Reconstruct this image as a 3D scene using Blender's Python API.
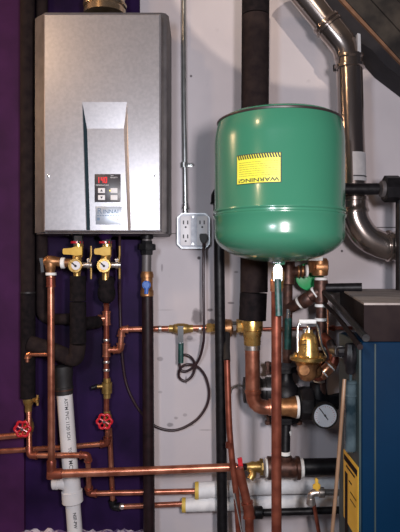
import bpy, bmesh, math, random
from mathutils import Vector, Matrix, Quaternion
random.seed(7)
for o in list(bpy.data.objects): bpy.data.objects.remove(o)
SC = bpy.context.scene
COL = SC.collection
PI = math.pi
# metres; the back wall is the plane y = 0, the photographer stands D in front of it
F, D, ZC = 560.0, 1.85, 1.25
def P(px, py, d):
    s = (D - d) / F
    return Vector(((px - 200) * s, -d, ZC + (266 - py) * s))
def S(d): return (D - d) / F

# ---------------------------------------------------------------- camera
cam = bpy.data.cameras.new('camera'); camo = bpy.data.objects.new('camera', cam); COL.objects.link(camo)
camo.location = (0, -D, ZC); camo.rotation_euler = (PI/2, 0, 0)
cam.sensor_fit = 'HORIZONTAL'; cam.sensor_width = 36; cam.lens = 36 * F / 400; cam.clip_start = 0.05
SC.camera = camo
# ---------------------------------------------------------------- world, lights, exposure
world = bpy.data.worlds.new('world'); SC.world = world; world.use_nodes = True
bg = world.node_tree.nodes['Background']; bg.inputs[0].default_value = (0.42, 0.44, 0.62, 1); bg.inputs[1].default_value = 0.06
def lamp(name, kind, loc, energy, color, size=0.1, target=None, **kw):
    l = bpy.data.lights.new(name, kind); l.energy = energy; l.color = color
    if kind == 'AREA': l.shape = 'RECTANGLE'; l.size = size; l.size_y = kw.get('size_y', size)
    else: l.shadow_soft_size = size
    if kind == 'SPOT': l.spot_size = kw['spot']; l.spot_blend = kw.get('blend', .05)
    o = bpy.data.objects.new(name, l); COL.objects.link(o); o.location = loc
    if target is not None: o.rotation_euler = (Vector(target) - Vector(loc)).to_track_quat('-Z', 'Y').to_euler()
    return o
lamp('warm_bulb', 'POINT', (-1.05, -1.70, 2.45), 17, (1, .66, .38), .06)
lamp('cool_tube', 'AREA', (-0.30, -1.95, 1.52), 12, (.84, .90, 1), .16, (-.1, 0, 1.2), size_y=.26)
lamp('side_bulb', 'POINT', (-1.85, -.42, 2.0), 34, (1, .62, .34), .05)
lamp('flash', 'AREA', (0.22, -1.90, 1.36), 20, (1, .92, .93), .10, (0.05, 0, .85), size_y=.14)
lamp('work_lamp', 'SPOT', (-0.02, -1.90, 2.45), 58, (1, .82, .66), .012, P(303, -62, 0), spot=math.radians(28.5), blend=.05)
SC.view_settings.view_transform = 'Standard'; SC.view_settings.look = 'None'
SC.view_settings.gamma = 1; SC.view_settings.use_curve_mapping = False
SC.view_settings.exposure = 0.0

# ---------------------------------------------------------------- materials
def mat(name, c1, c2=None, rough=.5, metal=0., scale=20., bump=0., rvar=0., stretch=None, emit=None, detail=4, lo=.35, hi=.65, coat=0., spec=.5):
    m = bpy.data.materials.new(name); m.use_nodes = True
    nt = m.node_tree; b = nt.nodes['Principled BSDF']
    b.inputs['Roughness'].default_value = rough; b.inputs['Metallic'].default_value = metal
    b.inputs['Coat Weight'].default_value = coat; b.inputs['Coat Roughness'].default_value = .12
    b.inputs['Specular IOR Level'].default_value = spec
    tc = nt.nodes.new('ShaderNodeTexCoord'); n = nt.nodes.new('ShaderNodeTexNoise')
    n.inputs['Scale'].default_value = scale; n.inputs['Detail'].default_value = detail
    if stretch:
        mp = nt.nodes.new('ShaderNodeMapping'); mp.inputs['Scale'].default_value = stretch
        nt.links.new(tc.outputs['Object'], mp.inputs[0]); nt.links.new(mp.outputs[0], n.inputs[0])
    else: nt.links.new(tc.outputs['Object'], n.inputs[0])
    r = nt.nodes.new('ShaderNodeValToRGB'); r.color_ramp.elements[0].position = lo; r.color_ramp.elements[1].position = hi
    r.color_ramp.elements[0].color = (*c1, 1); r.color_ramp.elements[1].color = (*(c2 or c1), 1)
    nt.links.new(n.outputs[0], r.inputs[0]); nt.links.new(r.outputs[0], b.inputs['Base Color'])
    if rvar:
        mr = nt.nodes.new('ShaderNodeMapRange'); mr.inputs[3].default_value = max(.02, rough - rvar); mr.inputs[4].default_value = rough + rvar
        nt.links.new(n.outputs[0], mr.inputs[0]); nt.links.new(mr.outputs[0], b.inputs['Roughness'])
    if bump:
        bp = nt.nodes.new('ShaderNodeBump'); bp.inputs['Strength'].default_value = bump; bp.inputs['Distance'].default_value = .004
        nt.links.new(n.outputs[0], bp.inputs['Height']); nt.links.new(bp.outputs[0], b.inputs['Normal'])
    if emit:
        b.inputs['Emission Color'].default_value = (*emit[0], 1); b.inputs['Emission Strength'].default_value = emit[1]
    m['ramp'] = r.name
    return m
M = dict(
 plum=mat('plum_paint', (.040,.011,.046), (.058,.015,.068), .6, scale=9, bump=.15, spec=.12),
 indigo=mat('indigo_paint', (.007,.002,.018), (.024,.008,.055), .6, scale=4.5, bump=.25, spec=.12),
 ledge=mat('spattered_ledge', (.16,.10,.25), (.75,.68,.75), .8, scale=45, bump=.8, lo=.42, hi=.58),
 floor=mat('concrete_floor', (.16,.15,.15), (.26,.24,.23), .8, scale=6, bump=.3),
 ceil=mat('ceiling_board', (.22,.18,.14), (.30,.25,.20), .8, scale=6),
 foam=mat('black_foam', (.006,.005,.006), (.014,.010,.011), .9, scale=60, bump=.3, spec=.12),
 foamb=mat('brown_foam', (.014,.009,.010), (.024,.016,.015), .9, scale=40, bump=.25, spec=.15),
 iron=mat('black_iron', (.003,.003,.004), (.009,.008,.010), .45, scale=60, bump=.25, spec=.28),
 ironbr=mat('bronze_iron', (.055,.028,.022), (.12,.055,.04), .45, .5, scale=60, bump=.2),
 brownpipe=mat('painted_gas_pipe', (.010,.005,.006), (.022,.010,.012), .45, scale=40, bump=.15, spec=.25),
 copper=mat('copper', (.34,.11,.065), (.58,.24,.155), .32, .75, scale=26, rvar=.1, bump=.06),
 copperdk=mat('tarnished_copper', (.18,.045,.028), (.32,.095,.058), .38, .6, scale=30, rvar=.1, bump=.08),
 copperhi=mat('bright_copper', (.80,.32,.16), (.95,.45,.26), .28, .85, scale=30, rvar=.05),
 solder=mat('solder', (.55,.50,.46), (.75,.70,.66), .3, .9, scale=80),
 brass=mat('brass', (.62,.36,.10), (.85,.56,.20), .28, .85, scale=50, rvar=.08, bump=.05),
 brassd=mat('dull_brass', (.32,.20,.06), (.52,.34,.12), .38, .75, scale=50, rvar=.08, bump=.08),
 bronze=mat('cast_bronze', (.24,.11,.05), (.42,.21,.09), .42, .7, scale=60, bump=.2),
 chrome=mat('chrome', (.78,.80,.80), (.88,.90,.90), .16, .95, scale=40),
 steel=mat('galvanized_steel', (.32,.265,.24), (.46,.40,.37), .20, .95, scale=14, rvar=.07, bump=.05, stretch=(1,1,.25)),
 conduit=mat('conduit_steel', (.42,.45,.45), (.60,.62,.62), .28, .9, scale=30),
 tape=mat('white_tape', (.78,.78,.75), (.90,.90,.88), .6, scale=90, bump=.3),
 pvc=mat('white_pvc', (.62,.61,.62), (.74,.72,.71), .4, scale=8),
 ink=mat('black_ink', (.02,.02,.025), rough=.6),
 wrap=mat('white_wrap', (.60,.60,.62), (.82,.82,.82), .75, scale=22, bump=.9),
 yellowtape=mat('yellow_tape', (.62,.42,.06), (.72,.52,.12), .6, scale=50),
 red=mat('red_enamel', (.45,.006,.018), (.60,.015,.03), .35, scale=50, coat=.3),
 yellow=mat('yellow_handle', (.58,.33,.03), (.70,.44,.06), .45, scale=40),
 blue=mat('blue_handle', (.01,.07,.33), (.02,.12,.45), .4, scale=40),
 greenh=mat('dark_green_vinyl', (.004,.035,.032), (.012,.075,.066), .45, scale=90, lo=.45, hi=.6),
 greenk=mat('green_enamel', (.01,.33,.09), (.02,.42,.13), .4, scale=30),
 tank=mat('green_tank_paint', (.038,.185,.108), (.046,.205,.124), .24, scale=2.5, rvar=.03, coat=.4),
 rim=mat('dark_rim', (.03,.02,.02), rough=.4),
 cover=mat('silver_paint', (.40,.385,.40), (.45,.43,.445), .34, .5, scale=120, rvar=.02),
 body=mat('grey_casing', (.10,.09,.092), (.14,.125,.125), .5, .3, scale=30),
 recess_shade=mat('recess_shade_paint', (.012,.03,.04), rough=.5),
 panel=mat('dark_control_panel', (.045,.04,.045), (.06,.055,.06), .35, scale=30),
 button=mat('white_button', (.78,.76,.76), rough=.5),
 plaque=mat('silver_plaque', (.42,.46,.52), (.50,.54,.60), .35, .4, scale=60),
 logo=mat('blue_grey_letters', (.10,.16,.25), rough=.4),
 led=mat('red_led', (.5,.01,.01), emit=((1, .02, .03), .6)),
 amber=mat('amber_led', (.6,.4,.02), emit=((1, .6, .05), 2)),
 warn=mat('yellow_label', (.70,.67,.05), (.76,.73,.08), .45, scale=20),
 galvbox=mat('steel_box', (.26,.27,.28), (.36,.37,.38), .4, .8, scale=60),
 plate=mat('steel_cover', (.26,.27,.30), (.34,.35,.38), .5, .4, scale=50),
 outlet=mat('white_outlet', (.72,.70,.72), rough=.45),
 cord=mat('dark_cord', (.022,.010,.014), (.035,.016,.02), .4, scale=50),
 rubber=mat('black_rubber', (.012,.011,.012), (.02,.018,.018), .55, scale=60),
 dial=mat('gauge_dial', (.72,.76,.82), (.78,.81,.86), .5, scale=30),
 boiler=mat('blue_enamel', (.0002,.011,.032), (.0003,.014,.040), .6, scale=5, spec=.05),
 boilerside=mat('dark_green_enamel', (.012,.03,.035), (.03,.045,.045), .5, scale=14, bump=.1),
 hood=mat('brown_hood_steel', (.009,.005,.006), (.016,.010,.010), .7, scale=20, spec=.1),
 hoodtop=mat('dusty_hood_top', (.20,.17,.16), (.32,.28,.26), .8, scale=14, bump=.2),
 oldlabel=mat('aged_yellow_label', (.62,.36,.02), (.74,.45,.05), .5, scale=12),
 wood=mat('dark_wood', (.010,.008,.008), (.040,.033,.027), .85, scale=16, bump=.8, stretch=(1, 1, 1)),
 wood_shade=mat('shaded_wood', (.006,.005,.008), (.012,.010,.014), .8, scale=20, bump=.3),
 woodl=mat('brown_edge_wood', (.13,.065,.035), (.20,.10,.055), .7, scale=30, bump=.3),
 tube=mat('tan_tubing', (.15,.09,.055), (.21,.13,.08), .4, scale=30),
 glassy=mat('grey_sight_tube', (.015,.03,.04), (.09,.13,.15), .15, .4, scale=22, coat=.5),
 sticker=mat('grey_sticker', (.42,.42,.44), (.50,.50,.52), .5, scale=40),
 duct=mat('heater_flue_metal', (.40,.30,.20), (.60,.50,.38), .25, .9, scale=20, rvar=.05),
)
def wall_mat():
    m = mat('white_wall_paint', (.47,.435,.46), (.58,.535,.555), .75, scale=3.2, bump=.12, lo=.3, hi=.7, spec=.25)
    nt = m.node_tree; b = nt.nodes['Principled BSDF']; L = nt.links
    src = nt.nodes[m['ramp']].outputs[0]
    tc = nt.nodes.new('ShaderNodeTexCoord')
    sp = nt.nodes.new('ShaderNodeTexNoise'); sp.inputs['Scale'].default_value = 17; sp.inputs['Detail'].default_value = 2
    L.new(tc.outputs['Object'], sp.inputs[0])
    nz = nt.nodes.new('ShaderNodeTexNoise'); nz.inputs['Scale'].default_value = 60; L.new(tc.outputs['Object'], nz.inputs[0])
    rp = nt.nodes.new('ShaderNodeValToRGB'); rp.color_ramp.elements[0].position = .70; rp.color_ramp.elements[1].position = .78
    L.new(sp.outputs[0], rp.inputs[0])
    def mix(fac, col, s):
        x = nt.nodes.new('ShaderNodeMix'); x.data_type = 'RGBA'
        L.new(fac, x.inputs[0]); L.new(s, x.inputs[6]); x.inputs[7].default_value = (*col, 1)
        return x.outputs[2]
    sep = nt.nodes.new('ShaderNodeSeparateXYZ'); gp = nt.nodes.new('ShaderNodeNewGeometry'); L.new(gp.outputs['Position'], sep.inputs[0])
    def math_(op, a, bb):
        n = nt.nodes.new('ShaderNodeMath'); n.operation = op
        for i, v in enumerate((a, bb)):
            if isinstance(v, (int, float)): n.inputs[i].default_value = v
            else: L.new(v, n.inputs[i])
        return n.outputs[0]
    mlow = math_('MULTIPLY', rp.outputs[0], .30)
    src = mix(mlow, (.26,.23,.24), src)
    # stains and screw marks that belong to the wall, by place
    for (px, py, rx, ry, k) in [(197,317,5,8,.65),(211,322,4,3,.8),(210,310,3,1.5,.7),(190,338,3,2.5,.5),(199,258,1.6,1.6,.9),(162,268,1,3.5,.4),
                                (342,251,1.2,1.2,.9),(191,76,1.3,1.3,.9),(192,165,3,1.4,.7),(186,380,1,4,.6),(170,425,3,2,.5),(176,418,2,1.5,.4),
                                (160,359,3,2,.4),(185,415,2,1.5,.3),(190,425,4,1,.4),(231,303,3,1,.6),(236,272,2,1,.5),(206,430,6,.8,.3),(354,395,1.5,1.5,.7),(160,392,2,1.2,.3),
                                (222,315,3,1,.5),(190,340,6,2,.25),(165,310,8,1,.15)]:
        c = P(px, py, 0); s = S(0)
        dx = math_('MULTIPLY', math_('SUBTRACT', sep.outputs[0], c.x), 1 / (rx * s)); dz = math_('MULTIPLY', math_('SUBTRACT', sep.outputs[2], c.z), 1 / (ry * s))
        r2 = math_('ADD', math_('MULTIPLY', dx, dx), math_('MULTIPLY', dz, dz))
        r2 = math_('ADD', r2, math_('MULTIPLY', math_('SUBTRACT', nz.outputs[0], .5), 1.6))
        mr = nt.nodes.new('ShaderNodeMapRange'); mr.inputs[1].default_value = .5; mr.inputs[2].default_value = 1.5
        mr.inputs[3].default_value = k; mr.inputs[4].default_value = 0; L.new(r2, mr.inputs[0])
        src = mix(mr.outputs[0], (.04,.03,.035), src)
    L.new(src, b.inputs['Base Color'])
    return m
M['wall'] = wall_mat()

# ---------------------------------------------------------------- mesh helpers
ORG = {}
def build(name, m, bm, parent=None):
    """bm is in world coordinates; the object's origin goes to the base of its mesh (top level) or to its parent's origin"""
    if parent is None:
        lo = Vector((min(v.co.x for v in bm.verts), min(v.co.y for v in bm.verts), min(v.co.z for v in bm.verts)))
        hi = Vector((max(v.co.x for v in bm.verts), max(v.co.y for v in bm.verts), max(v.co.z for v in bm.verts)))
        org = Vector(((lo.x+hi.x)/2, (lo.y+hi.y)/2, lo.z))
    else: org = ORG[parent.name]
    if parent is not None and not name.endswith(KEEP):
        isl = islands(bm)
        if len(isl) > 1:
            out = None
            for vs in isl:
                keep = set(vs); c = bm.copy(); c.verts.ensure_lookup_table(); idx = {v.index for v in vs}
                bmesh.ops.delete(c, geom=[v for v in c.verts if v.index not in idx], context='VERTS')
                out = build1(name, m, c, parent, org)
            bm.free(); return out
    return build1(name, m, bm, parent, org)
KEEP = ('lettering', 'print', 'stripes', 'slot', 'mark', 'marks', 'emblem', 'digits')
def islands(bm):
    bm.verts.index_update(); seen = set(); comps = []
    for v in bm.verts:
        if v.index in seen: continue
        st = [v]; seen.add(v.index); c = []
        while st:
            q = st.pop(); c.append(q)
            for e in q.link_edges:
                w = e.other_vert(q)
                if w.index not in seen: seen.add(w.index); st.append(w)
        comps.append(c)
    bb = [([min(v.co[i] for v in c)-.0015 for i in range(3)], [max(v.co[i] for v in c)+.0015 for i in range(3)]) for c in comps]
    grp = list(range(len(comps)))
    def find(i):
        while grp[i] != i: i = grp[i]
        return i
    for i in range(len(comps)):
        for j in range(i):
            if all(bb[i][0][k] <= bb[j][1][k] and bb[j][0][k] <= bb[i][1][k] for k in range(3)): grp[find(i)] = find(j)
    out = {}
    for i, c in enumerate(comps): out.setdefault(find(i), []).extend(c)
    return list(out.values())
def build1(name, m, bm, parent, org):
    bmesh.ops.recalc_face_normals(bm, faces=bm.faces)
    bmesh.ops.translate(bm, verts=bm.verts, vec=-org)
    me = bpy.data.meshes.new(name); bm.to_mesh(me); bm.free()
    me.polygons.foreach_set('use_smooth', [True] * len(me.polygons)); me.set_sharp_from_angle(angle=math.radians(38))
    for mm in (m if isinstance(m, (list, tuple)) else [m]): me.materials.append(M[mm])
    o = bpy.data.objects.new(name, me); COL.objects.link(o)
    if parent is None: o.location = org
    else: o.parent = parent
    ORG[o.name] = org
    return o
def thing(name, label, cat, loc, group=None):
    o = bpy.data.objects.new(name, None); COL.objects.link(o); o.location = loc; o.empty_display_size = .03
    o['label'] = label; o['category'] = cat
    if group: o['group'] = group
    ORG[o.name] = Vector(loc)
    return o
def tag(o, label, cat, group=None):
    o['label'] = label; o['category'] = cat
    if group: o['group'] = group
    return o
def struct(name, m, bm):
    o = build(name, m, bm); o['kind'] = 'structure'; return o
def box(bm, x0, x1, y0, y1, z0, z1, bev=0., seg=2):
    x0, x1 = sorted((x0, x1)); y0, y1 = sorted((y0, y1)); z0, z1 = sorted((z0, z1))
    vs = [bm.verts.new((x, y, z)) for x in (x0, x1) for y in (y0, y1) for z in (z0, z1)]
    fs = [bm.faces.new([vs[i] for i in q]) for q in ((0,1,3,2),(4,6,7,5),(0,4,5,1),(2,3,7,6),(0,2,6,4),(1,5,7,3))]
    if bev: bmesh.ops.bevel(bm, geom=list({e for f in fs for e in f.edges}), offset=bev, segments=seg, affect='EDGES', profile=.5)
    return bm
def pbox(bm, px0, py0, px1, py1, d0, d1, bev=0., seg=2):
    """box whose front face (the larger distance from the wall, d1) is seen at these photo coordinates"""
    a = P(px0, py0, d1); b = P(px1, py1, d1)
    return box(bm, a.x, b.x, -d0, -d1, a.z, b.z, bev, seg)
def prism(bm, pts, d0, d1):
    """outline in photo coordinates on the plane d1, carried straight back to d0"""
    w = [P(x, y, d1) for x, y in pts]
    f = [bm.verts.new(v) for v in w]; b = [bm.verts.new((v.x, -d0, v.z)) for v in w]
    bm.faces.new(f); bm.faces.new(b[::-1]); n = len(w)
    for i in range(n): bm.faces.new((f[i], f[(i+1) % n], b[(i+1) % n], b[i]))
    return bm
def fillet(pts, bend, n=7):
    out = [pts[0]]
    for i in range(1, len(pts)-1):
        a, p, b = pts[i-1], pts[i], pts[i+1]
        u = (a-p); v = (b-p); t = min(bend, u.length*.48, v.length*.48)
        if t < 1e-5 or u.normalized().dot(v.normalized()) < -.9995: out.append(p); continue
        A = p + u.normalized()*t; B = p + v.normalized()*t
        for k in range(n+1):
            s = k/n; out.append(A*(1-s)**2 + p*2*s*(1-s) + B*s*s)
    out.append(pts[-1]); return out
def sweep(bm, pts, r, seg=20, closed=False, flat=None):
    n = len(pts); rr = r if isinstance(r, (list, tuple)) else [r]*n
    tang = []
    for i in range(n):
        a = pts[(i-1) % n] if (closed or i > 0) else pts[0]; b = pts[(i+1) % n] if (closed or i < n-1) else pts[-1]
        tang.append((b-a).normalized())
    up = Vector((0, -1, 0)) if abs(tang[0].y) < .9 else Vector((0, 0, 1))
    nrm = (up - tang[0]*up.dot(tang[0])).normalized()
    rings = []
    for i in range(n):
        if i: nrm = (tang[i-1].rotation_difference(tang[i]) @ nrm); nrm = (nrm - tang[i]*nrm.dot(tang[i])).normalized()
        bn = tang[i].cross(nrm); ring = []
        for k in range(seg):
            a = 2*PI*k/seg; f1, f2 = flat or (1, 1)
            ring.append(bm.verts.new(pts[i] + nrm*math.cos(a)*rr[i]*f1 + bn*math.sin(a)*rr[i]*f2))
        rings.append(ring)
    for i in range(n if closed else n-1):
        A, B = rings[i], rings[(i+1) % n]
        for k in range(seg): bm.faces.new((A[k], A[(k+1) % seg], B[(k+1) % seg], B[k]))
    if not closed: bm.faces.new(rings[0][::-1]); bm.faces.new(rings[-1])
    return bm
def T(bm, pts, r, bend=8, seg=20, flat=None):
    """tube through photo points (x, y, distance from wall), r and bend in photo pixels at the first point"""
    s = S(pts[0][2]); return sweep(bm, fillet([P(*p) for p in pts], bend*s), r*s, seg, flat=flat)
X, Y, Z = Vector((1,0,0)), Vector((0,-1,0)), Vector((0,0,-1))     # right, towards the photographer, down
def L(bm, c, axis, prof, seg=24, rot=0.):
    """turned shape: centre c in photo coordinates, profile (t, r) in photo pixels along axis"""
    s = S(c[2]); o = P(*c); ax = Vector(axis).normalized()
    e1 = ax.orthogonal().normalized() if abs(ax.z) > .99 or abs(ax.y) < .9 else Vector((1,0,0)); e1 = (e1 - ax*e1.dot(ax)).normalized(); e2 = ax.cross(e1)
    rings = []
    for t, r in prof:
        rings.append([bm.verts.new(o + ax*t*s + (e1*math.cos(2*PI*k/seg+rot) + e2*math.sin(2*PI*k/seg+rot))*max(r, .02)*s) for k in range(seg)])
    for A, B in zip(rings, rings[1:]):
        for k in range(seg): bm.faces.new((A[k], A[(k+1) % seg], B[(k+1) % seg], B[k]))
    bm.faces.new(rings[0][::-1]); bm.faces.new(rings[-1])
    return bm
def cyl(bm, c, axis, h, r, seg=24, rot=0., ch=.12):
    k = min(r, h)*ch
    return L(bm, c, axis, [(-h/2, r-k), (-h/2+k, r), (h/2-k, r), (h/2, r-k)], seg, rot)
def B_(): return bmesh.new()
def text_bm(body, size, bold=0.):
    cu = bpy.data.curves.new('txt', 'FONT'); cu.body = body; cu.size = size; cu.align_x = 'CENTER'; cu.align_y = 'CENTER'
    cu.extrude = .0003; cu.offset = bold; cu.resolution_u = 2
    o = bpy.data.objects.new('txt', cu); COL.objects.link(o)
    me = bpy.data.meshes.new_from_object(o.evaluated_get(bpy.context.evaluated_depsgraph_get()))
    bm = bmesh.new(); bm.from_mesh(me)
    bpy.data.objects.remove(o); bpy.data.curves.remove(cu); bpy.data.meshes.remove(me)
    return bm                                        # in its own xy plane
def lay(bm, mtx):
    bmesh.ops.transform(bm, matrix=mtx, verts=bm.verts); return bm
UPRIGHT = Matrix.Rotation(PI/2, 4, 'X')
def elbow(bm, a, p, b, r, leg=9, bend=8):
    """fitting round a pipe corner p, from photo points"""
    A, Q, C = P(*a), P(*p), P(*b); s = S(p[2])
    A = Q + (A-Q).normalized()*leg*s; C = Q + (C-Q).normalized()*leg*s
    sweep(bm, fillet([A, Q, C], bend*s), r*s, 20)
    for e, o in ((A, Q), (C, Q)):
        t = (e-o).normalized(); sweep(bm, [e-t*1.6*s, e], (r+.7)*s, 20)
    return bm
def sleeve(bm, c, axis, h, r):
    L(bm, c, axis, [(-h/2, r-.3), (-h/2, r+.5), (-h/2+1.2, r+.5), (-h/2+1.5, r), (h/2-1.5, r), (h/2-1.2, r+.5), (h/2, r+.5), (h/2, r-.3)])
def dirpx(a, b): return (P(*b)-P(*a)).normalized()

# ================================================================ SETTING
WX = 2.2
b = B_(); box(b, P(60,0,0).x, WX, 0, .12, 0, 2.6); struct('wall_back', 'wall', b)
b = B_()
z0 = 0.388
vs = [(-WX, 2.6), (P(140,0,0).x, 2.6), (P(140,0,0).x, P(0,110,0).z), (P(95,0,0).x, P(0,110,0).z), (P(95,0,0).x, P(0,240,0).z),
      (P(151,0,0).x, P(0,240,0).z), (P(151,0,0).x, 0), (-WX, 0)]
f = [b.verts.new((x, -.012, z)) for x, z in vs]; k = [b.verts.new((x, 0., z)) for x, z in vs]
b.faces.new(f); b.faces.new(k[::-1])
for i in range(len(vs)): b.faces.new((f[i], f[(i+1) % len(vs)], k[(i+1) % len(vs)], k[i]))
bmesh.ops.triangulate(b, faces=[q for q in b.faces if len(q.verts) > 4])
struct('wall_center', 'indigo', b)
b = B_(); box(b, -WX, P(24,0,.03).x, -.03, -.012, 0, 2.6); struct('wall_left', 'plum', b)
b = B_(); box(b, -WX, WX, -3.2, .12, -.1, 0); struct('floor', 'floor', b)
b = B_(); box(b, -WX, WX, -3.2, .12, 2.75, 2.85); struct('ceiling', 'ceil', b)
# wall seams
b = B_(); pbox(b, 157, 233.2, 176, 234, 0, .001); pbox(b, 372, 227, 400, 227.8, 0, .001); struct('trim_1', 'rim', b)
# spattered concrete ledge at the foot of the purple wall
b = B_()
zl = ZC - .868; nx = 90
x0, x1 = -1.2, P(149,0,0).x
rows = []
for i in range(nx+1):
    x = x0 + (x1-x0)*i/nx
    h = [zl + random.uniform(-.004, .008) for _ in range(5)]
    rows.append([b.verts.new((x, -.012-.022*j, h[j])) for j in range(5)] + [b.verts.new((x, -.104, zl-.1)), b.verts.new((x, -.012, zl-.1))])
for i in range(nx):
    for j in range(7): b.faces.new((rows[i][j], rows[i+1][j], rows[i+1][(j+1) % 7], rows[i][(j+1) % 7]))
b.faces.new(rows[0]); b.faces.new(rows[-1][::-1])
struct('trim_2', 'ledge', b)

# ================================================================ STAIRCASE (top right)
st = thing('staircase', 'underside of dark wooden stairs crossing the top right corner', 'stairs', P(390, 30, .08))
b = B_(); prism(b, [(296,-20), (320,0), (352,37), (372,50), (386,66), (420,92), (420,78), (395,58), (340,0), (322,-20)], .004, .115); build('stringer', 'wood_shade', b, st)  # stringer face lies in shade; that shade is put into its near-black colour
b = B_(); prism(b, [(322,-20), (340,0), (395,58), (420,84), (420,80), (400,60), (345,0), (327,-20)], .004, .125); build('edge_board', 'woodl', b, st)
for k in range(4):
    o1 = k*26
    b = B_(); prism(b, [(328+o1,-20), (346+o1,0), (401+o1,60), (420+o1,80), (420+o1+25,80), (402+o1+24,60), (347+o1+24,0), (329+o1+24,-20)], .010+.008*(k%2), .112+.008*(k%2)); build('soffit_board', 'wood', b, st)

# ================================================================ WATER HEATER
hd = .245
wh = thing('water_heater', 'silver wall-mounted tankless water heater with red digital display', 'water heater', P(105, 233, .1))
b = B_()
a = P(35.5, 12, .19); c = P(168.5, 233.5, .19)
xl = P(35.5, 0, .15).x; plan = [(xl, .013), (xl, .155), (P(44.5, 0, .19).x, .19), (c.x-.02, .19), (c.x-.006, .184), (c.x, .17), (c.x, .013)]
fa = [b.verts.new((x, -d_, a.z)) for x, d_ in plan]; fb = [b.verts.new((x, -d_, c.z)) for x, d_ in plan]
b.faces.new(fa); b.faces.new(fb[::-1])
for i in range(len(plan)): b.faces.new((fa[i], fa[(i+1) % 7], fb[(i+1) % 7], fb[i]))
bmesh.ops.recalc_face_normals(b, faces=b.faces)
bmesh.ops.bevel(b, geom=[e for e in b.edges if abs(e.verts[0].co.z-e.verts[1].co.z) < 1e-6], offset=.004, segments=2, affect='EDGES')
build('casing', 'body', b, wh)
# front cover with a pressed-in centre panel
s = S(hd); rd = .0065
def HP(x, y, dd=0.): 
    q = P(x, y, hd); return Vector((q.x, q.y + dd, q.z))
b = B_()
outer = [HP(45,15), HP(159,15), HP(159.5,230), HP(45,230)]
ol = [HP(82,102), HP(127,102), HP(131,230), HP(86,230)]
il = [HP(86.5,128,rd), HP(123.5,128,rd), HP(127.5,230,rd), HP(89.5,230,rd)]
O = [b.verts.new(v) for v in outer]; I = [b.verts.new(v) for v in ol]; N = [b.verts.new(v) for v in il]
b.faces.new((O[0], O[1], I[1], I[0])); b.faces.new((O[1], O[2], I[2], I[1])); b.faces.new((O[0], I[0], I[3], O[3]))
b.faces.new((I[0], I[1], N[1], N[0])); b.faces.new((I[1], I[2], N[2], N[1])); b.faces.new((I[0], N[0], N[3], I[3])); b.faces.new(N)
# rolled rim and returns
R1 = [b.verts.new(v + Vector((dx, .004, dz))) for v, dx, dz in zip(outer, (-.004, .004, .004, -.004), (.004, .004, -.003, -.003))]
R2 = [b.verts.new(Vector((v.co.x, -.185, v.co.z))) for v in R1]
low = [O[2], I[2], N[2], N[3], I[3], O[3]]
for i in (0, 1, 3): b.faces.new((O[i], O[(i+1) % 4], R1[(i+1) % 4], R1[i]))
b.faces.new([R1[2]] + low + [R1[3]])
for i in range(4): b.faces.new((R1[i], R1[(i+1) % 4], R2[(i+1) % 4], R2[i]))
b.faces.new(R2)
cv = build('front_cover', 'cover', b, wh)
cv.data.polygons.foreach_set('use_smooth', [False]*len(cv.data.polygons))
b = B_(); 
g = [HP(82.6,106), HP(86.3,129,rd), HP(89.4,230,rd), HP(86.6,230)]
g = [v + Vector((.0006, -.0006, 0)) for v in g]; g2 = [v + Vector((.0005, .0005, 0)) for v in g]
f = [b.verts.new(v) for v in g]; k = [b.verts.new(v) for v in g2]
b.faces.new(f); b.faces.new(k[::-1])
for i in range(4): b.faces.new((f[i], f[(i+1) % 4], k[(i+1) % 4], k[i]))
build('recess_shade_strip', 'recess_shade', b, cv)  # dark strip paints the shade on the recess's left slope
b = B_(); L(b, (48.5,176,hd), Y, [(0,1.4), (.6,1.2), (.8,.3)], 16); L(b, (155.5,176,hd), Y, [(0,1.4), (.6,1.2), (.8,.3)], 16); build('screw', 'chrome', b, cv)
hp = hd - rd
cp = B_(); pbox(cp, 94.5, 174, 120.5, 202, hp-.002, hp+.003, .0008); cp = build('control_panel', 'panel', cp, wh); cp['label'] = 'dark control panel'
def seven(bm, px, py, w, h, dg, d):
    segs = {'a':(0,0,1,0),'b':(1,0,1,.5),'c':(1,.5,1,1),'d':(0,1,1,1),'e':(0,.5,0,1),'f':(0,0,0,.5),'g':(0,.5,1,.5)}
    on = {'1':'bc','4':'fgbc','0':'abcdef'}[dg]
    for q in on:
        u0, v0, u1, v1 = segs[q]; t = .42
        pbox(bm, px+u0*w-t, py+v0*h-t, px+u1*w+t, py+v1*h+t, d-.001, d+.0006)
b = B_()
seven(b, 98.5, 177.2, 0, 5, '1', hp+.003) if False else None
pbox(b, 98.4, 177, 99.3, 183, hp, hp+.0036)
seven(b, 101.2, 177.4, 1.9, 5.2, '4', hp+.003); seven(b, 104.7, 177.4, 1.9, 5.2, '0', hp+.003)
build('temperature_digits', 'led', b, cp)
b = B_(); pbox(b, 109.4,190,110.4,191.2, hp, hp+.0036); build('indicator_light', 'amber', b, cp)
for (x, y, tx) in ((98,188,1), (98,195,2), (110.5,188,0), (110.5,195,0)):
    b = B_(); pbox(b, x, y, x+7, y+5, hp+.002, hp+.0045, .0007); bt = build('button', 'button', b, cp)
    if tx:
        b = B_(); yy = y+2.5; u = -1 if tx == 1 else 1
        prism(b, [(x+2.2, yy-u*1.), (x+4.8, yy-u*1.), (x+3.5, yy+u*1.3)], hp+.004, hp+.005); build('arrow_mark', 'ink', b, bt)
for (tx, x, y, sz) in (('TEMPERATURE', 102.2, 185.3, 2.0), ('ON', 112, 175.6, 1.8), ('PRIORITY', 113.8, 177.6, 1.7)):
    b = text_bm(tx, sz*S(hp)); lay(b, Matrix.Translation(P(x, y, hp+.0033)) @ UPRIGHT); build('lettering', 'button', b, cp)
b = B_(); pbox(b, 95.5, 206.5, 121.5, 224.5, hp-.001, hp+.0015, .0006); pq = build('name_plaque', 'plaque', b, wh)
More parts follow.
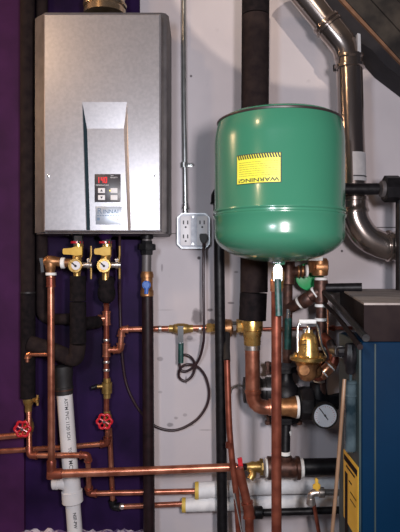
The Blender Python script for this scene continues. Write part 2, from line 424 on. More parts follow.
b = text_bm('R', 8.2*S(hp), .0002); lay(b, Matrix.Translation(P(99.5, 211, hp+.0018)) @ UPRIGHT)
b2 = text_bm('INNAI', 5.7*S(hp), .0002); lay(b2, Matrix.Translation(P(110.8, 211.8, hp+.0018)) @ UPRIGHT)
me_ = bpy.data.meshes.new('t'); b2.to_mesh(me_); b.from_mesh(me_); b2.free(); bpy.data.meshes.remove(me_)
build('brand_lettering', 'logo', b, pq)
b = B_(); 
for i in range(9): pbox(b, 97+i*2.6, 215.2, 98.9+i*2.6, 216, hp, hp+.0018)
pbox(b, 97, 217.6, 99.8, 220.4, hp, hp+.0018); build('emblem', 'logo', b, pq)
b = B_(); pbox(b, 113, 218, 114.8, 220.2, hp, hp+.0018); pbox(b, 116, 218, 118.5, 220.2, hp, hp+.0018); build('small_print', 'button', b, pq)
# exhaust collar on top
b = B_(); L(b, (105, 14, .11), -Z, [(-2, 21), (3, 21), (4, 19.5), (5, 19.5), (6, 21.2), (8, 21.8), (9, 20), (11, 20), (60, 20)], 40); build('exhaust_collar', 'duct', b, wh)
b = B_(); pbox(b, 64, 232, 69, 236, .08, .12, .002); cyl(b, (78,236,.13), Z, 7, 6, 6); cyl(b, (105,236,.13), Z, 7, 6, 24); cyl(b, (147,236,.10), Z, 6, 6.5, 24); build('pipe_stub', 'iron', b, wh)

# ================================================================ CONDUIT, OUTLETS, CORD
t = thing('conduit', 'thin galvanized electrical conduit running down to the outlet box', 'conduit', P(184, 213, .022))
b = B_(); T(b, [(183.5,-25,.022), (184,100,.022), (185.5,206,.022)], 2.6, 3); build('pipe', 'conduit', b, t)
b = B_(); L(b, (185.5, 209, .022), Z, [(-5,3.4), (-2,3.4), (-1.8,4), (0,4), (1,3), (5,3)]); build('connector', 'chrome', b, t)
for yy in (165,):
    b = B_(); L(b, (184, yy, .022), Z, [(-2.5,3.3), (2.5,3.3)]); pbox(b, 186, yy-2, 193, yy+2, 0, .004, .001); cyl(b, (191, yy, .005), Y, 1.5, 1.2, 12); build('strap', 'conduit', b, t)
t = thing('outlet_box', 'square steel electrical box with four white outlets beside the water heater', 'outlet', P(193, 249, 0))
def oct_(x0, y0, x1, y1, c): return [(x0+c,y0),(x1-c,y0),(x1,y0+c),(x1,y1-c),(x1-c,y1),(x0+c,y1),(x0,y1-c),(x0,y0+c)]
b = B_(); prism(b, oct_(177, 213, 210, 248.5, 4.5), 0, .038); build('box', 'galvbox', b, t)
b = B_(); prism(b, oct_(178.2, 214, 208.8, 247.5, 4.2), .036, .0405); bmesh.ops.bevel(b, geom=b.edges[:], offset=.0008, segments=2, affect='EDGES'); build('cover_plate', 'plate', b, t)
for x in (180.5, 197):
    b = B_(); pbox(b, x, 216, x+10.5, 245.5, .040, .0425, .001); dv = build('receptacle', 'outlet', b, t)
    b = B_()
    for yy in (220.5, 234.5):
        pbox(b, x+2.4, yy, x+3.6, yy+3.8, .042, .043); pbox(b, x+6.6, yy, x+7.8, yy+3.8, .042, .043); cyl(b, (x+5.2, yy+6.6, .0427), Y, .4, 1.0, 12)
    build('slot', 'ink', b, dv)
for x, y in ((193,217), (193,244)):
    b = B_(); cyl(b, (x, y, .0415), Y, 1, 1.3, 12); build('screw', 'chrome', b, t)
# cord
t = thing('power_cord', 'dark power cord coiled below the outlet box', 'cord', P(175, 430, .02))
pts = [(203.5,242,.060),(203.5,260,.072),(203.5,290,.075),(204,330,.078),(203,345,.07),(199.5,358,.045),(194,366.5,.035),(187,371,.03),(181,370,.028),(179.5,362,.028),(184,355,.028),(191,357.5,.028),(195,366,.022),(192,376,.02),(185,381,.02),(179,377,.022),(180,369,.034),(187,364.5,.040),(197,366.5,.030),(205,376,.024),(209,392,.022),(206,407,.02),(195,421,.02),(176,430,.02),(157,427,.02),(143,415,.02),(132,398,.025),(125,378,.025),(121.5,345,.03),(120,300,.035),(120,260,.07),(119.5,233,.10)]
W = [P(*p) for p in pts]
cr = []
for i in range(len(W)-1):
    p0, p1, p2, p3 = W[max(i-1,0)], W[i], W[i+1], W[min(i+2, len(W)-1)]
    for k in range(8):
        u = k/8; cr.append(.5*((2*p1) + (p2-p0)*u + (2*p0-5*p1+4*p2-p3)*u*u + (3*p1-p0-3*p2+p3)*u**3))
cr.append(W[-1])
b = B_(); sweep(b, cr, 1.35*S(.03), 10); build('cable', 'cord', b, t)
b = B_(); prism(b, [(199.8,233.5), (207,233.5), (207.2,239), (205.5,243), (201.5,243), (199.6,239)], .0435, .068); bmesh.ops.bevel(b, geom=b.edges[:], offset=.002, segments=2, affect='EDGES'); pl_ = build('plug', 'rubber', b, t)

# ================================================================ INSULATED PIPES ON THE LEFT
def insul(name, label, paths, m, group=None):
    t = thing(name, label, 'pipe', P(*paths[0][0][-1]))
    return t
t = thing('insulated_pipe', 'brown foam-wrapped pipe running full height at the far left', 'pipe', P(27.5, 398, .075))
b = B_(); T(b, [(27.5,-25,.075),(27.5,180,.075),(28,292,.075)], 7, 4); build('foam_sleeve', 'foamb', b, t)
b = B_(); T(b, [(28,293,.075),(28,398,.075)], 7.3, 4); build('foam_sleeve', 'foam', b, t)
b = B_(); L(b, (28, 292.5, .075), Z, [(-.8,7.5), (.8,7.5)]); build('seam_tape', 'rubber', b, t)
t = thing('insulated_pipe', 'dark foam-wrapped pipe half hidden behind the left edge of the heater', 'pipe', P(42, 318, .045))
b = B_(); T(b, [(42,-25,.045),(42,319,.045),(70,319,.045)], 5.5, 10); build('foam_sleeve', 'foamb', b, t)
t = thing('insulated_pipe', 'black foam-wrapped pipe dropping from the left brass valve and turning left', 'pipe', P(78, 352, .14))
b = B_(); T(b, [(78,276,.15),(78,301,.15)], 8, 4); build('foam_sleeve', 'foam', b, t)
b = B_(); T(b, [(78,302,.15),(78,343,.15)], 8.2, 4); build('foam_sleeve', 'foam', b, t)
b = B_(); T(b, [(78,344,.15),(76,361,.145),(58,352,.12),(30,343,.11)], 8, 13); build('foam_elbow', 'foamb', b, t)
b = B_(); T(b, [(80,324,.135),(98,322,.065)], 6.5, 4); build('foam_branch', 'foam', b, t)
# thin copper crossover
t = thing('copper_tube', 'thin copper tube stub bridging the far left foam pipe and copper riser', 'pipe', P(28,360,.11))
b = B_(); T(b, [(27.5,362,.108),(27.5,354.5,.108),(47.5,354.5,.150)], 1.8, 4); build('tube', 'copper', b, t)
b = B_(); elbow(b, (27.5,362,.108), (27.5,354.5,.108), (47.5,354.5,.13), 2.5, 4, 3); build('elbow', 'copperhi', b, t)

# ================================================================ VALVES
def handwheel(parent, c, rpx, m='red'):
    s = S(c[2]); o = P(*c); b = B_(); n = 72; pts = []
    for k in range(n):
        a = 2*PI*k/n; rr = rpx*(1+.10*math.cos(6*a)); pts.append(o + Vector((math.cos(a)*rr*s, 0, math.sin(a)*rr*s)))
    sweep(b, pts, [rpx*.19*s]*n, 10, closed=True)
    for k in range(6):
        a = 2*PI*k/6 + PI/6; sweep(b, [o, o + Vector((math.cos(a)*rpx*s*.92, 0, math.sin(a)*rpx*s*.92))], rpx*.13*s, 8)
    w = build('handwheel', m, b, parent); w['label'] = 'red handwheel'
    b = B_(); cyl(b, (c[0], c[1], c[2]+.003), Y, rpx*.7, rpx*.24, 6); build('nut', 'chrome', b, w)
# left column: drain valve + red gate valve
t = thing('drain_valve', 'brass drain valve under the far left foam pipe', 'valve', P(28.5, 412, .075))
b = B_(); L(b, (28.5, 397, .075), Z, [(0,5.6),(2,5.8),(6,5),(9,3.6),(13,3.6),(15,3.2)]); T(b, [(29,400.5,.075),(35,400,.09)], 2.2); build('body', 'brassd', b, t)
b = B_(); cyl(b, (37.5,400,.095), X, 2.4, 3.6, 6); cyl(b, (37.5,396.5,.097), Z, 3, 1.2, 8); cyl(b, (37.5,404,.097), Z, 3, 1.2, 8); build('knob', 'brass', b, t)
def gate(label, x, y, wx, wy, rp, d):
    t = thing('gate_valve', label, 'valve', P(x, y+6, d))
    b = B_(); L(b, (x, y, d), Z, [(-8,3.4),(-5,3.4),(-4.6,4.4),(-1.5,4.8),(0,5.2),(1.5,4.8),(4.6,4.4),(5,3.4),(8,3.4)])
    T(b, [(x, y-1, d), (wx, wy, d+.040)], 3, 2, 12); build('body', 'brassd', b, t)
    b = B_(); T(b, [(x, y-1, d), (wx, wy, d+.052)], 1.2, 2, 10); build('stem', 'solder', b, t)
    handwheel(t, (wx, wy, d+.05), rp)
gate('gate valve with red handwheel at the far left', 29, 427, 22.5, 429, 7.2, .075)
t = thing('copper_pipe', 'copper pipe stepping down from the far left red valve to the upper white wrap', 'pipe', P(30, 455, .1))
p = [(28.8,410,.075),(29,452,.078),(29.5,455.5,.118),(86,455,.118),(88.5,460,.11),(89,488,.05),(94,493.5,.05),(197,491,.05)]
p = [(28.8,410,.075),(29.5,455.5,.122),(88,455,.13),(89,493.5,.055),(197,491,.055)]
b = B_(); T(b, p, 2.7, 6); build('pipe', 'copper', b, t)
b = B_(); elbow(b, p[0], p[1], p[2], 3.5, 8, 6); elbow(b, p[1], p[2], p[3], 3.5, 8, 6); elbow(b, p[2], p[3], p[4], 3.5, 8, 6); build('elbow', 'copperdk', b, t)
t = thing('copper_pipe', 'short copper stub entering the frame left of the far left red wheel', 'pipe', P(5, 437, .09))
b = B_(); T(b, [(-25,439,.085),(27,434.5,.078)], 3.1); build('pipe', 'copper', b, t)
# column two
t = thing('copper_pipe', 'vertical copper pipe with tees below the right brass valve', 'pipe', P(106, 430, .05))
b = B_(); T(b, [(106.5,286,.138),(106.5,304,.055),(106.5,420,.055)], 2.9, 8); build('pipe', 'copperdk', b, t)
b = B_(); sleeve(b, (106.5,318,.055), Z, 14, 4); T(b, [(106.5,318,.055),(99,319,.060)], 3.6, 2); sleeve(b, (99.6,319,.0595), X, 3, 4); build('tee', 'copper', b, t)
b = B_(); sleeve(b, (106.5,350,.055), Z, 13, 3.9); T(b, [(106.5,350,.055),(111,350,.055)], 3.4, 2); build('tee', 'copper', b, t)
b = B_(); 
for yy in (305, 340, 362, 370): L(b, (106.5,yy,.055), Z, [(-1.2,3.1),(0,3.5),(1.2,3.1)])
build('solder_joint', 'solder', b, t)
t = thing('drain_valve', 'brass drain valve with small side knob above the second red wheel', 'valve', P(107, 398, .055))
b = B_(); L(b, (107, 388, .055), Z, [(-10,3.6),(-6,3.8),(-5.6,5.2),(5,5.2),(5.6,3.8),(10,3.6)]); T(b, [(107,386,.055),(97,386.5,.065)], 1.8); build('body', 'brassd', b, t)
b = B_(); cyl(b, (96.5,386.5,.066), X, 2, 2.6, 12); T(b, [(95.5,387,.066),(91.5,388,.068)], 2.2, 2); build('knob', 'iron', b, t)
gate('gate valve with red handwheel left of the black gas pipe', 107, 419, 104.5, 421.5, 6.9, .055)
t = thing('copper_pipe', 'copper pipe passing behind the white plastic pipe to the left edge', 'pipe', P(60, 450, .035))
p = [(107.5,425,.055),(107.5,443.5,.042),(60,447.5,.036),(-25,453,.036)]
b = B_(); T(b, p, 2.7, 6); build('pipe', 'copper', b, t)
b = B_(); elbow(b, p[0], p[1], p[2], 3.5, 7, 6); build('elbow', 'copperdk', b, t)
t = thing('copper_pipe', 'lower copper pipe running right to the lower white wrap', 'pipe', P(110, 508, .05))
p = [(109.5,428,.034),(113,507,.034),(190,503.5,.05)]
b = B_(); T(b, p, 2.6, 6); build('pipe', 'copper', b, t)
b = B_(); elbow(b, p[0], p[1], p[2], 3.6, 7, 6); build('elbow', 'iron', b, t)
b = B_(); L(b, (122,506.3,.05), X, [(-2,2.7),(0,3.2),(2,2.7)]); build('solder_joint', 'solder', b, t)

# brass isolation valves under the heater
def isolation(label, x, dx, wide):
    d = .15; lh = 14.5 if wide else 11.5
    t = thing('isolation_valve', label, 'valve', P(x, 278, d), 'isolation valves under the water heater')
    b = B_(); L(b, (x+1, 240, d), Z, [(-4,4.2),(0,4.6),(1,5.2),(5,5.2),(6,4)], 6); build('union_nut', 'chrome', b, t)
    b = B_(); L(b, (x, 242.5, d-.004), Z, [(-1.2,5.5),(-1,6.4),(1,6.4),(1.2,5.5)]); build('washer', 'red', b, t)
    b = B_(); L(b, (x+1.5, 246, d), Z, [(-3,4),(-2,5),(2,5)]); L(b, (x+1, 252, d), Z, [(-5,4.2),(-3,5.2),(4,5),(6,4)]); L(b, (x, 262, d), Z, [(-6,4.2),(-2,5),(4,5),(8,4.2),(12,3.6),(18,3.6)]); build('body', 'brass', b, t)
    b = B_(); L(b, (x+2,250.5,d+.014), Y, [(0,4),(3,4)], 6)
    prism(b, [(x+5,246.5),(x+5,255),(x-2,256),(x-6,254.5),(x-lh+1,254.5),(x-lh,253),(x-lh,249.5),(x-lh+1,248.3),(x-6,248.3),(x-2,246.5)], d+.018, d+.026)
    bmesh.ops.bevel(b, geom=[e for e in b.edges], offset=.0006, segments=1, affect='EDGES'); h = build('lever_handle', 'yellow', b, t); h['label'] = 'yellow lever handle'
    b = B_(); L(b, (x-1,265.5,d+.012), Y, [(0,7),(3,7.2),(4.4,6.8),(4.4,5.6),(3.8,5.4),(3.8,0)], 28); build('service_port', 'brass', b, t)
    b = B_(); L(b, (x-1,265.5,d+.023), Y, [(0,4.6),(1.2,4.4),(1.3,0)], 24); cp_ = build('white_cap', 'outlet', b, t)
    b = B_(); L(b, (x-1.5,266,d+.026), Y, [(0,1.4),(.8,1.2)], 12); T(b, [(x-1.5,266,d+.028),(x-5.5,262.5,d+.028)], .7, 1, 8); build('slot_mark', 'ink', b, cp_)
    b = B_(); L(b, (x+4,265,d), X, [(0,3),(6,3),(6.3,4),(9,4),(9.3,3),(11,3)], 20); T(b, [(x+10,260,d),(x+13,259,d)], 1.6, 2, 10); build('hose_port', 'solder', b, t)
    b = B_(); T(b, [(x+14,246,d),(x+14,256,d),(x+12.5,262,d),(x+14,268,d),(x+14,279,d)], 1.1, 2, 8); L(b, (x+11,263.5,d), X, [(0,1.3),(3,1.3)], 10); build('tee_handle', 'brassd', b, t)
    return t
t = isolation('brass isolation valve with wide yellow lever nearest the relief valve', 77, 0, True)
t = isolation('brass isolation valve with yellow lever directly left of the hanging black cord', 105.5, 0, False)
b = B_(); L(b, (105.5,236.5,.15), Z, [(-3,5),(0,7),(2,5.5),(4,4)]); o_ = build('blue_cap', 'indigo', b, t); 
t = thing('foam_wrap', 'lumpy black foam wrapped around pipe under the right brass valve', 'insulation', P(106,300,.14))
b = B_(); L(b, (106.5,276,.135), Z, [(0,5),(2,7.6),(6,8),(10,7.2),(13,8.4),(18,8.8),(22,8),(25,6),(27,3)], 24)
for v in b.verts: v.co += Vector((random.uniform(-1,1), random.uniform(-1,1), random.uniform(-1,1)))*.0014
build('foam_lump', 'foam', b, t)
# relief valve at the left
t = thing('relief_valve', 'bronze relief valve with chrome lever left of the yellow handles', 'valve', P(50, 278, .15))
b = B_(); T(b, [(74,263,.15),(66,263,.15),(58,262,.15)], 4.4, 2); L(b, (50,261.5,.15), X, [(-7,3),(-4,5),(0,6),(5,5.5),(7,4.6),(10,4.4)]); L(b, (50.5,264,.15), Z, [(-8,3.5),(-6,5),(0,6),(5,5),(8,4.3),(12,4.3)]); build('body', 'bronze', b, t)
b = B_(); L(b, (63,263,.15), X, [(-2.2,4.8),(-1.6,5.6),(1.6,5.6),(2.2,4.8)]); L(b, (51,274,.15), Z, [(-1.4,5),(-1,5.4),(1,5.4),(1.4,5)]); build('thread_tape', 'tape', b, t)
b = B_(); prism(b, [(39,258),(42.5,258),(44,272),(41,272.5),(40.5,265)], .160, .163); build('test_lever', 'chrome', b, t)
t = thing('copper_pipe', 'long copper riser dropping from the relief valve and running right along the bottom', 'pipe', P(52, 475, .165))
p = [(51,276,.15),(51.5,473.5,.168),(150,470.5,.168),(237,467,.168)]
b = B_(); s_ = S(.15); sweep(b, [P(*p[0]), P(*p[1])], 3.5*s_); T(b, [(50,474,.168),(150,470.5,.168),(237,467,.168)], 4.1); build('pipe', 'copper', b, t)
b = B_(); sleeve(b, (51,282,.15), Z, 10, 4.4); L(b, (51.5,468,.167), Z, [(-8,4.2),(-7,4.8),(0,4.6),(6,5),(10,5)]); L(b, (53,474,.168), (P(100,472.3,.168)-P(50,474,.168)), [(-5,4.6),(-4,5.2),(9,5.2),(9.6,4.6)]); build('elbow', 'copperdk', b, t)

# ================================================================ WHITE PLASTIC PIPE
t = thing('plastic_pipe', 'white plastic drain pipe leaning at the lower left with printed letters', 'pipe', P(75, 532, .085))
A, Bp = (64.5,393,.085), (76,545,.085); ax = dirpx(A, Bp)
def along(u): return (A[0]+(Bp[0]-A[0])*u, A[1]+(Bp[1]-A[1])*u, .085)
b = B_(); sweep(b, [P(*A), P(*along(.60))], 7.8*S(.085), 28); sweep(b, [P(*along(.64)), P(*Bp)], 7.4*S(.085), 28); build('pipe', 'pvc', b, t)
b = B_(); c = along(.61); L(b, c, ax, [(-14,8.6),(-13,9),(4,9),(5,10.4),(16,10.4),(17,9)], 28)
T(b, [(c[0]-1,c[1]-2,.085),(c[0]-10,c[1]-4,.085),(c[0]-15,c[1]-5,.085)], 7.4, 5, 24)
cyl(b, (c[0]-15.5,c[1]-5,.085), X, 6, 8.6, 24); build('tee_fitting', 'pvc', b, t)
b = B_(); cyl(b, (c[0]-18.7,c[1]-5,.085), X, .6, 6.6, 24); build('tee_opening', 'foamb', b, t)
rs = 7.8*S(.085)
def pvctext(body, u, size):
    bm = text_bm(body, size*S(.085), .0001)
    c = P(*along(u)); q = Matrix.Rotation(PI/2, 4, 'Y')
    # letters read downwards along the pipe, wrapped on its front
    for v in bm.verts:
        tt, h, e = v.co.x, v.co.y, v.co.z
        an = h/rs + .35; 
        base = c + ax*tt; side = ax.cross(Vector((0,-1,0))).normalized()
        side = side if side.x > 0 else -side
        v.co = base + side*math.sin(an)*(rs+.0004+e) + Vector((0,-1,0))*math.cos(an)*(rs+.0004+e)
    build('printed_lettering', 'ink', bm, t)
pvctext('ASTM PVC 1120', .13, 4.6); pvctext('SCH', .27, 4.4); pvctext('TO', .366, 4.6); pvctext('MCM', .468, 5.4); pvctext('NSF-PW', .82, 4.4)
t = thing('rubber_coupling', 'black rubber coupling capping the white plastic pipe', 'coupling', P(64.5, 395, .085))
b = B_(); L(b, (64.5, 393, .085), -ax, [(-1,8.6),(4,8.8),(4.5,9.4),(6,9.4),(6.5,8.8),(14,8.8),(20,10),(27,10),(28,8)]); build('sleeve', 'rubber', b, t)
b = B_(); L(b, (64.2, 389, .085), -ax, [(-1,9.2),(1,9.2)]); build('clamp', 'ironbr', b, t)

# ================================================================ BLACK GAS PIPES
t = thing('gas_pipe', 'dark gas pipe dropping from the heater right corner past a blue valve', 'pipe', P(147, 540, .10))
b = B_(); T(b, [(147.5,296,.1),(149.2,545,.1)], 5.8); build('lower_pipe', 'brownpipe', b, t)
b = B_(); T(b, [(147,233,.1),(146.5,272,.1)], 4.8); build('nipple', 'body', b, t)
b = B_(); L(b, (146.5,247,.1), Z, [(-6,5.6),(-3.2,6),(-3,8.8),(3,8.8),(3.2,6.4),(8,6)], 8); L(b, (146.5,248,.1), Z, [(-4,5),(-3.4,9.2),(2,9.2),(2.6,5)], 8); build('union', 'iron', b, t)
t = thing('gas_valve', 'small brass gas valve with blue handle on the dark pipe', 'valve', P(147, 298, .10))
b = B_(); L(b, (147,284.5,.1), Z, [(-13,5.6),(-10,6.6),(-7,6.6),(-6.6,5.8),(5,5.8),(6,6.6),(11,6.8),(12,6)], 24); build('body', 'bronze', b, t)
b = B_(); cyl(b, (146.5,285,.125), Y, 3, 4.4, 20); T(b, [(147.2,281,.135),(146.2,294,.135)], 2.0, 2, 10, flat=(.45,1)); cyl(b, (146.5,285,.134), Y, 2.4, 3.4, 20); build('handle', 'blue', b, t)
t = thing('gas_pipe', 'long black gas pipe rising left of the green tank and turning behind it', 'pipe', P(220, 540, .12))
p = [(219,-1,.12)]
b = B_(); T(b, [(222.5,545,.12),(218.5,194,.12),(285,192,.12),(312,189,.272),(378,189,.272)], 5.3, 9); build('pipe', 'iron', b, t)
b = B_(); elbow(b, (219,545,.12), (218.5,193,.12), (285,192,.12), 7.6, 11, 9); build('elbow', 'iron', b, t)
b = B_(); cyl(b, (383,189,.272), X, 5, 8.5, 24); build('collar_ring', 'body', b, t)
b = B_(); L(b, (390,189,.272), X, [(-6,9),(-5.6,13.5),(8,13.5),(9,9)], 8); T(b, [(401,180,.272),(401,290,.272)], 5.2); T(b, [(388,189,.272),(402,189,.272)], 9); build('union', 'iron', b, t)

# ================================================================ HORIZONTAL COPPER AT MID HEIGHT
t = thing('copper_pipe', 'horizontal copper pipe crossing behind both black gas pipes', 'pipe', P(170, 332, .055))
p = [(109,350,.055),(120.5,350,.055),(121.5,329.5,.055),(214,327.5,.055)]
b = B_(); T(b, p, 2.8, 5); build('pipe', 'copper', b, t)
b = B_(); elbow(b, p[0], p[1], p[2], 3.7, 7, 5); elbow(b, p[1], p[2], p[3], 3.7, 7, 5); build('elbow', 'copper', b, t)
b = B_()
for x in (160, 170, 192, 200): L(b, (x,328.6,.055), X, [(-1.6,2.9),(0,3.4),(1.6,2.9)])
build('solder_joint', 'solder', b, t)
t = thing('ball_valve', 'small brass ball valve with hanging dark green lever on mid-height copper pipe', 'valve', P(181, 333, .055))
b = B_(); L(b, (181,328.5,.055), X, [(-12,3.6),(-8,3.6),(-7,4.4),(-3,5.2),(3,5.2),(7,4.4),(8,3.8),(12,3.8)]); cyl(b, (180.5,328.5,.068), Y, 5, 2.6, 12); build('body', 'brassd', b, t)
b = B_(); prism(b, [(177.5,326),(183.5,326),(183.5,344),(178.3,344)], .076, .079); build('lever', 'chrome', b, t)
b = B_(); T(b, [(181,343,.0775),(180.8,361,.0775),(180.8,363,.0775)], 2.7, 2, 12, flat=(.6,1)); build('grip', 'greenh', b, t)
t = thing('pipe_union', 'brass and dark union fitting beside the black gas pipe at mid height', 'fitting', P(222, 332, .055))
b = B_(); L(b, (210,328,.055), X, [(-4,3.6),(-3,5),(1,5),(1.4,4.4),(6,4.4)], 6); build('brass_end', 'brass', b, t)
b = B_(); L(b, (228,328,.06), X, [(-13,4.5),(-9,8),(-3,9),(3,8.6),(5,6)], 20); build('body', 'bronze', b, t)
b = B_(); L(b, (234.5,326,.066), X, [(-2.5,4.4),(-2,5),(1.5,5),(2,4.4)], 6); build('nut', 'chrome', b, t)
b = B_(); L(b, (239.5,326,.066), X, [(-3.5,5),(-3,7),(2,7),(4,6),(8,5),(12,5)], 8); build('adapter', 'brass', b, t)
# thin copper line continuing right at mid height
t = thing('copper_tube', 'thin reddish copper tube passing behind the regulator at mid height', 'pipe', P(300, 331, .05))
b = B_(); T(b, [(256,329,.05),(352,328,.05)], 1.9); build('tube', 'copperdk', b, t)
b = B_(); L(b, (333,328.2,.05), X, [(-2,2),(-1.6,2.9),(1.6,2.9),(2,2)]); build('coupling', 'copperdk', b, t)

# ================================================================ BIG FOAM PIPE, BRASS ADAPTER, LARGE COPPER BEND
t = thing('insulated_pipe', 'thick black foam-wrapped pipe passing behind the green tank', 'pipe', P(253, 320, .2))
b = B_(); T(b, [(256,-25,.2),(255.5,16,.2)], 13.8, 2, 28); build('foam_sleeve', 'foam', b, t)
b = B_(); T(b, [(255.5,17,.2),(254,292,.2)], 13.8, 2, 28); build('foam_sleeve', 'foamb', b, t)
b = B_(); T(b, [(253.5,293,.2),(252.5,320,.2)], 13.6, 2, 28); build('foam_sleeve', 'foam', b, t)
t = thing('brass_adapter', 'brass adapter joining thick foam pipe to large copper pipe', 'fitting', P(252.5, 346, .2))
b = B_(); L(b, (252.3,332,.2), Z, [(-14,10),(-12,10.6),(-2,10.6),(-1,9.6),(4,9.2),(5,8.6),(12,8.4),(13,8)], 28); L(b, (243,327,.19), X, [(-6,5),(-5.5,6),(0,6),(3,6)], 8); build('body', 'brass', b, t)
t = thing('large_copper_pipe', 'large copper pipe bending right under the brass adapter', 'pipe', P(254, 410, .2))
b = B_(); T(b, [(252.3,344,.2),(253,408,.2),(284,407,.2)], 7.4, 18, 28); build('pipe', 'copper', b, t)
b = B_(); L(b, (252.3,347.5,.2), Z, [(-2.5,7.6),(-2,8),(2,8),(2.5,7.6)], 28); build('solder_ring', 'solder', b, t)
b = B_(); L(b, (253,391,.2), Z, [(-1.6,7.6),(-1,8.3),(2,8.3),(2.6,7.6)], 28); L(b, (270,407.2,.2), X, [(-2,7.6),(-1.4,8.4),(3,8.4),(3.5,7.6)], 28); build('elbow_rim', 'copper', b, t)
b = B_(); L(b, (284,407,.2), X, [(-4,7.8),(-2,8.6),(4,9),(9,10.5),(12,11)], 28); build('threaded_adapter', 'bronze', b, t)
b = B_(); L(b, (297,407,.2), X, [(-1.6,10.6),(-1.2,11.2),(1.2,11.2),(1.6,10.6)], 28); build('thread_tape', 'tape', b, t)

# ================================================================ CIRCULATOR PUMP
t = thing('circulator_pump', 'black circulator pump behind the large copper bend', 'pump', P(285, 425, .11))
b = B_(); L(b, (262,390,.095), X, [(-19,9),(-18.5,12.5),(-15,13.2),(-2,13.2),(0,11),(3,11),(4,13),(18,13)], 28); build('motor', 'rubber', b, t)
b = B_(); L(b, (286,394,.105), Z, [(-23,6),(-19,6.5),(-14,7),(-10,10),(-5,13.6),(2,15),(9,14),(14,10),(18,7),(24,6.5)], 28); build('volute', 'iron', b, t)
def flange(y):
    b = B_(); L(b, (283.5,y,.105), Z, [(-3,8),(-3,15.5),(-.3,15.5),(-.3,14),(.3,14),(.3,15.5),(3,15.5),(3,8)], 8, PI/8); fl = build('flange', 'iron', b, t)
    for sx in (-15.5, 15.5):
        b = B_(); L(b, (283.5+sx,y,.115), Z, [(-6.5,2),(-6,3.2),(-3,3.2),(-2.8,1.6),(2.8,1.6),(3,3.4),(6.2,3.4),(6.8,2)], 6); build('bolt', 'ironbr', b, fl)
flange(368); flange(418)
b = B_(); T(b, [(243,386,.10),(236,385,.12),(231,389,.14),(229.5,396,.17)], 1.3, 4, 10); build('wire_conduit', 'solder', b, t)
b = B_(); prism(b, [(258,388),(281,388),(281,390.5),(258,390.5)], .12, .1375); build('name_strip', 'sticker', b, t)
t = thing('black_union', 'large black union between copper bend and pressure gauge', 'fitting', P(306, 420, .2))
b = B_(); L(b, (306,403,.19), X, [(-7,10),(-6.5,15.5),(-5,16.5),(5,16.5),(6.5,15),(7,11),(12,11),(16,9)], 8, PI/8); build('nut', 'iron', b, t)
b = B_(); L(b, (318,398,.19), Z, [(-16,6),(-15.5,8),(-10,8.4),(-4,9.5),(6,9),(9,6)], 20); T(b, [(316,404,.19),(330,403,.17),(352,398,.15)], 8, 4); build('tee', 'iron', b, t)

# pressure gauge
t = thing('pressure_gauge', 'round pressure gauge with white dial and black rim', 'gauge', P(325, 428, .23))
gd = .235
b = B_(); L(b, (325,415.5,gd), Y, [(-6,11),(-5,13.2),(0,13.2),(2,12.8),(2,11.4),(.6,11.2)], 36); cyl(b, (322,405,.215), Y, 10, 3.4, 12); build('case', 'rubber', b, t)
b = B_(); L(b, (325,415.5,gd), Y, [(.3,11.3),(1.0,11.3)], 36); dl = build('dial', 'dial', b, t)
b = B_()
for k in range(21):
    a = math.radians(225 - 270*k/20); r0, r1 = (8.2, 9.8) if k % 5 == 0 else (8.9, 9.8); s = S(gd); o = P(325,415.5,gd)+Vector((0,-.0034,0))
    sweep(b, [o+Vector((math.cos(a)*r0*s,0,math.sin(a)*r0*s)), o+Vector((math.cos(a)*r1*s,0,math.sin(a)*r1*s))], .16*s, 6)
build('scale_marks', 'red', b, dl)
b = B_(); T(b, [(328,420,gd+.004),(325,415.5,gd+.004),(319.4,408.2,gd+.004)], .45, .2, 8); cyl(b, (325,415.5,gd+.004), Y, 1, 1, 14); build('needle', 'ink', b, dl)

# lower vertical + bronze tee + black outlet
t = thing('black_pipe', 'short black pipe dropping from the pump to the bronze tee', 'pipe', P(285, 456, .11))
b = B_(); T(b, [(286,420,.11),(285,458,.13)], 4.8); build('pipe', 'iron', b, t)
b = B_(); L(b, (286,432.5,.112), Z, [(-2.4,5),(-2,5.6),(2,5.6),(2.4,5)]); L(b, (285,453,.128), Z, [(-1.8,5),(-1.5,5.6),(1.5,5.6),(1.8,5)]); build('thread_tape', 'tape', b, t)
t = thing('bronze_tee', 'dark bronze pipe tee with white taped ends near the bottom', 'fitting', P(284, 480, .13))
b = B_(); L(b, (284,468,.13), X, [(-17,9),(-16.5,11.4),(-12,11.4),(-11,9.6),(11,9.6),(12,11.4),(15.5,11.4),(16,9)], 24); L(b, (285,462,.13), Z, [(-6,6),(-5.5,7.2),(-2,7.2),(0,6)]); build('body', 'ironbr', b, t)
b = B_(); L(b, (301.5,468,.13), X, [(-1.8,9),(-1.4,9.6),(1.4,9.6),(1.8,9)]); L(b, (266.5,468,.13), X, [(-1.4,8.6),(-1,9.2),(1,9.2),(1.4,8.6)]); build('thread_tape', 'tape', b, t)
t = thing('black_pipe', 'thick black pipe from the bronze tee towards the blue boiler', 'pipe', P(325, 476, .13))
b = B_(); T(b, [(302,467,.13),(372,466,.14)], 8.3, 2, 24); build('pipe', 'iron', b, t)
t = thing('hose_bib', 'brass drain tap with red handle left of the bronze tee', 'valve', P(250, 478, .15))
b = B_(); L(b, (252,467,.155), X, [(-10,3),(-9,3.4),(-4,4),(0,5.6),(4,5),(6,6),(9,6)]); L(b, (261.5,467,.145), X, [(-2,6),(-1.6,8.6),(1.2,8.6),(1.6,6)], 8); T(b, [(250,468,.155),(253,474,.17),(250,479,.175)], 3.6, 4, 16); build('body', 'brassd', b, t)
b = B_(); T(b, [(238,467,.165),(246,467,.158)], 3.4); build('stem_pipe', 'iron', b, t)
b = B_(); prism(b, [(237.5,459),(242,458),(243,466),(238.5,467)], .180, .190); h = build('handle', 'red', b, t)

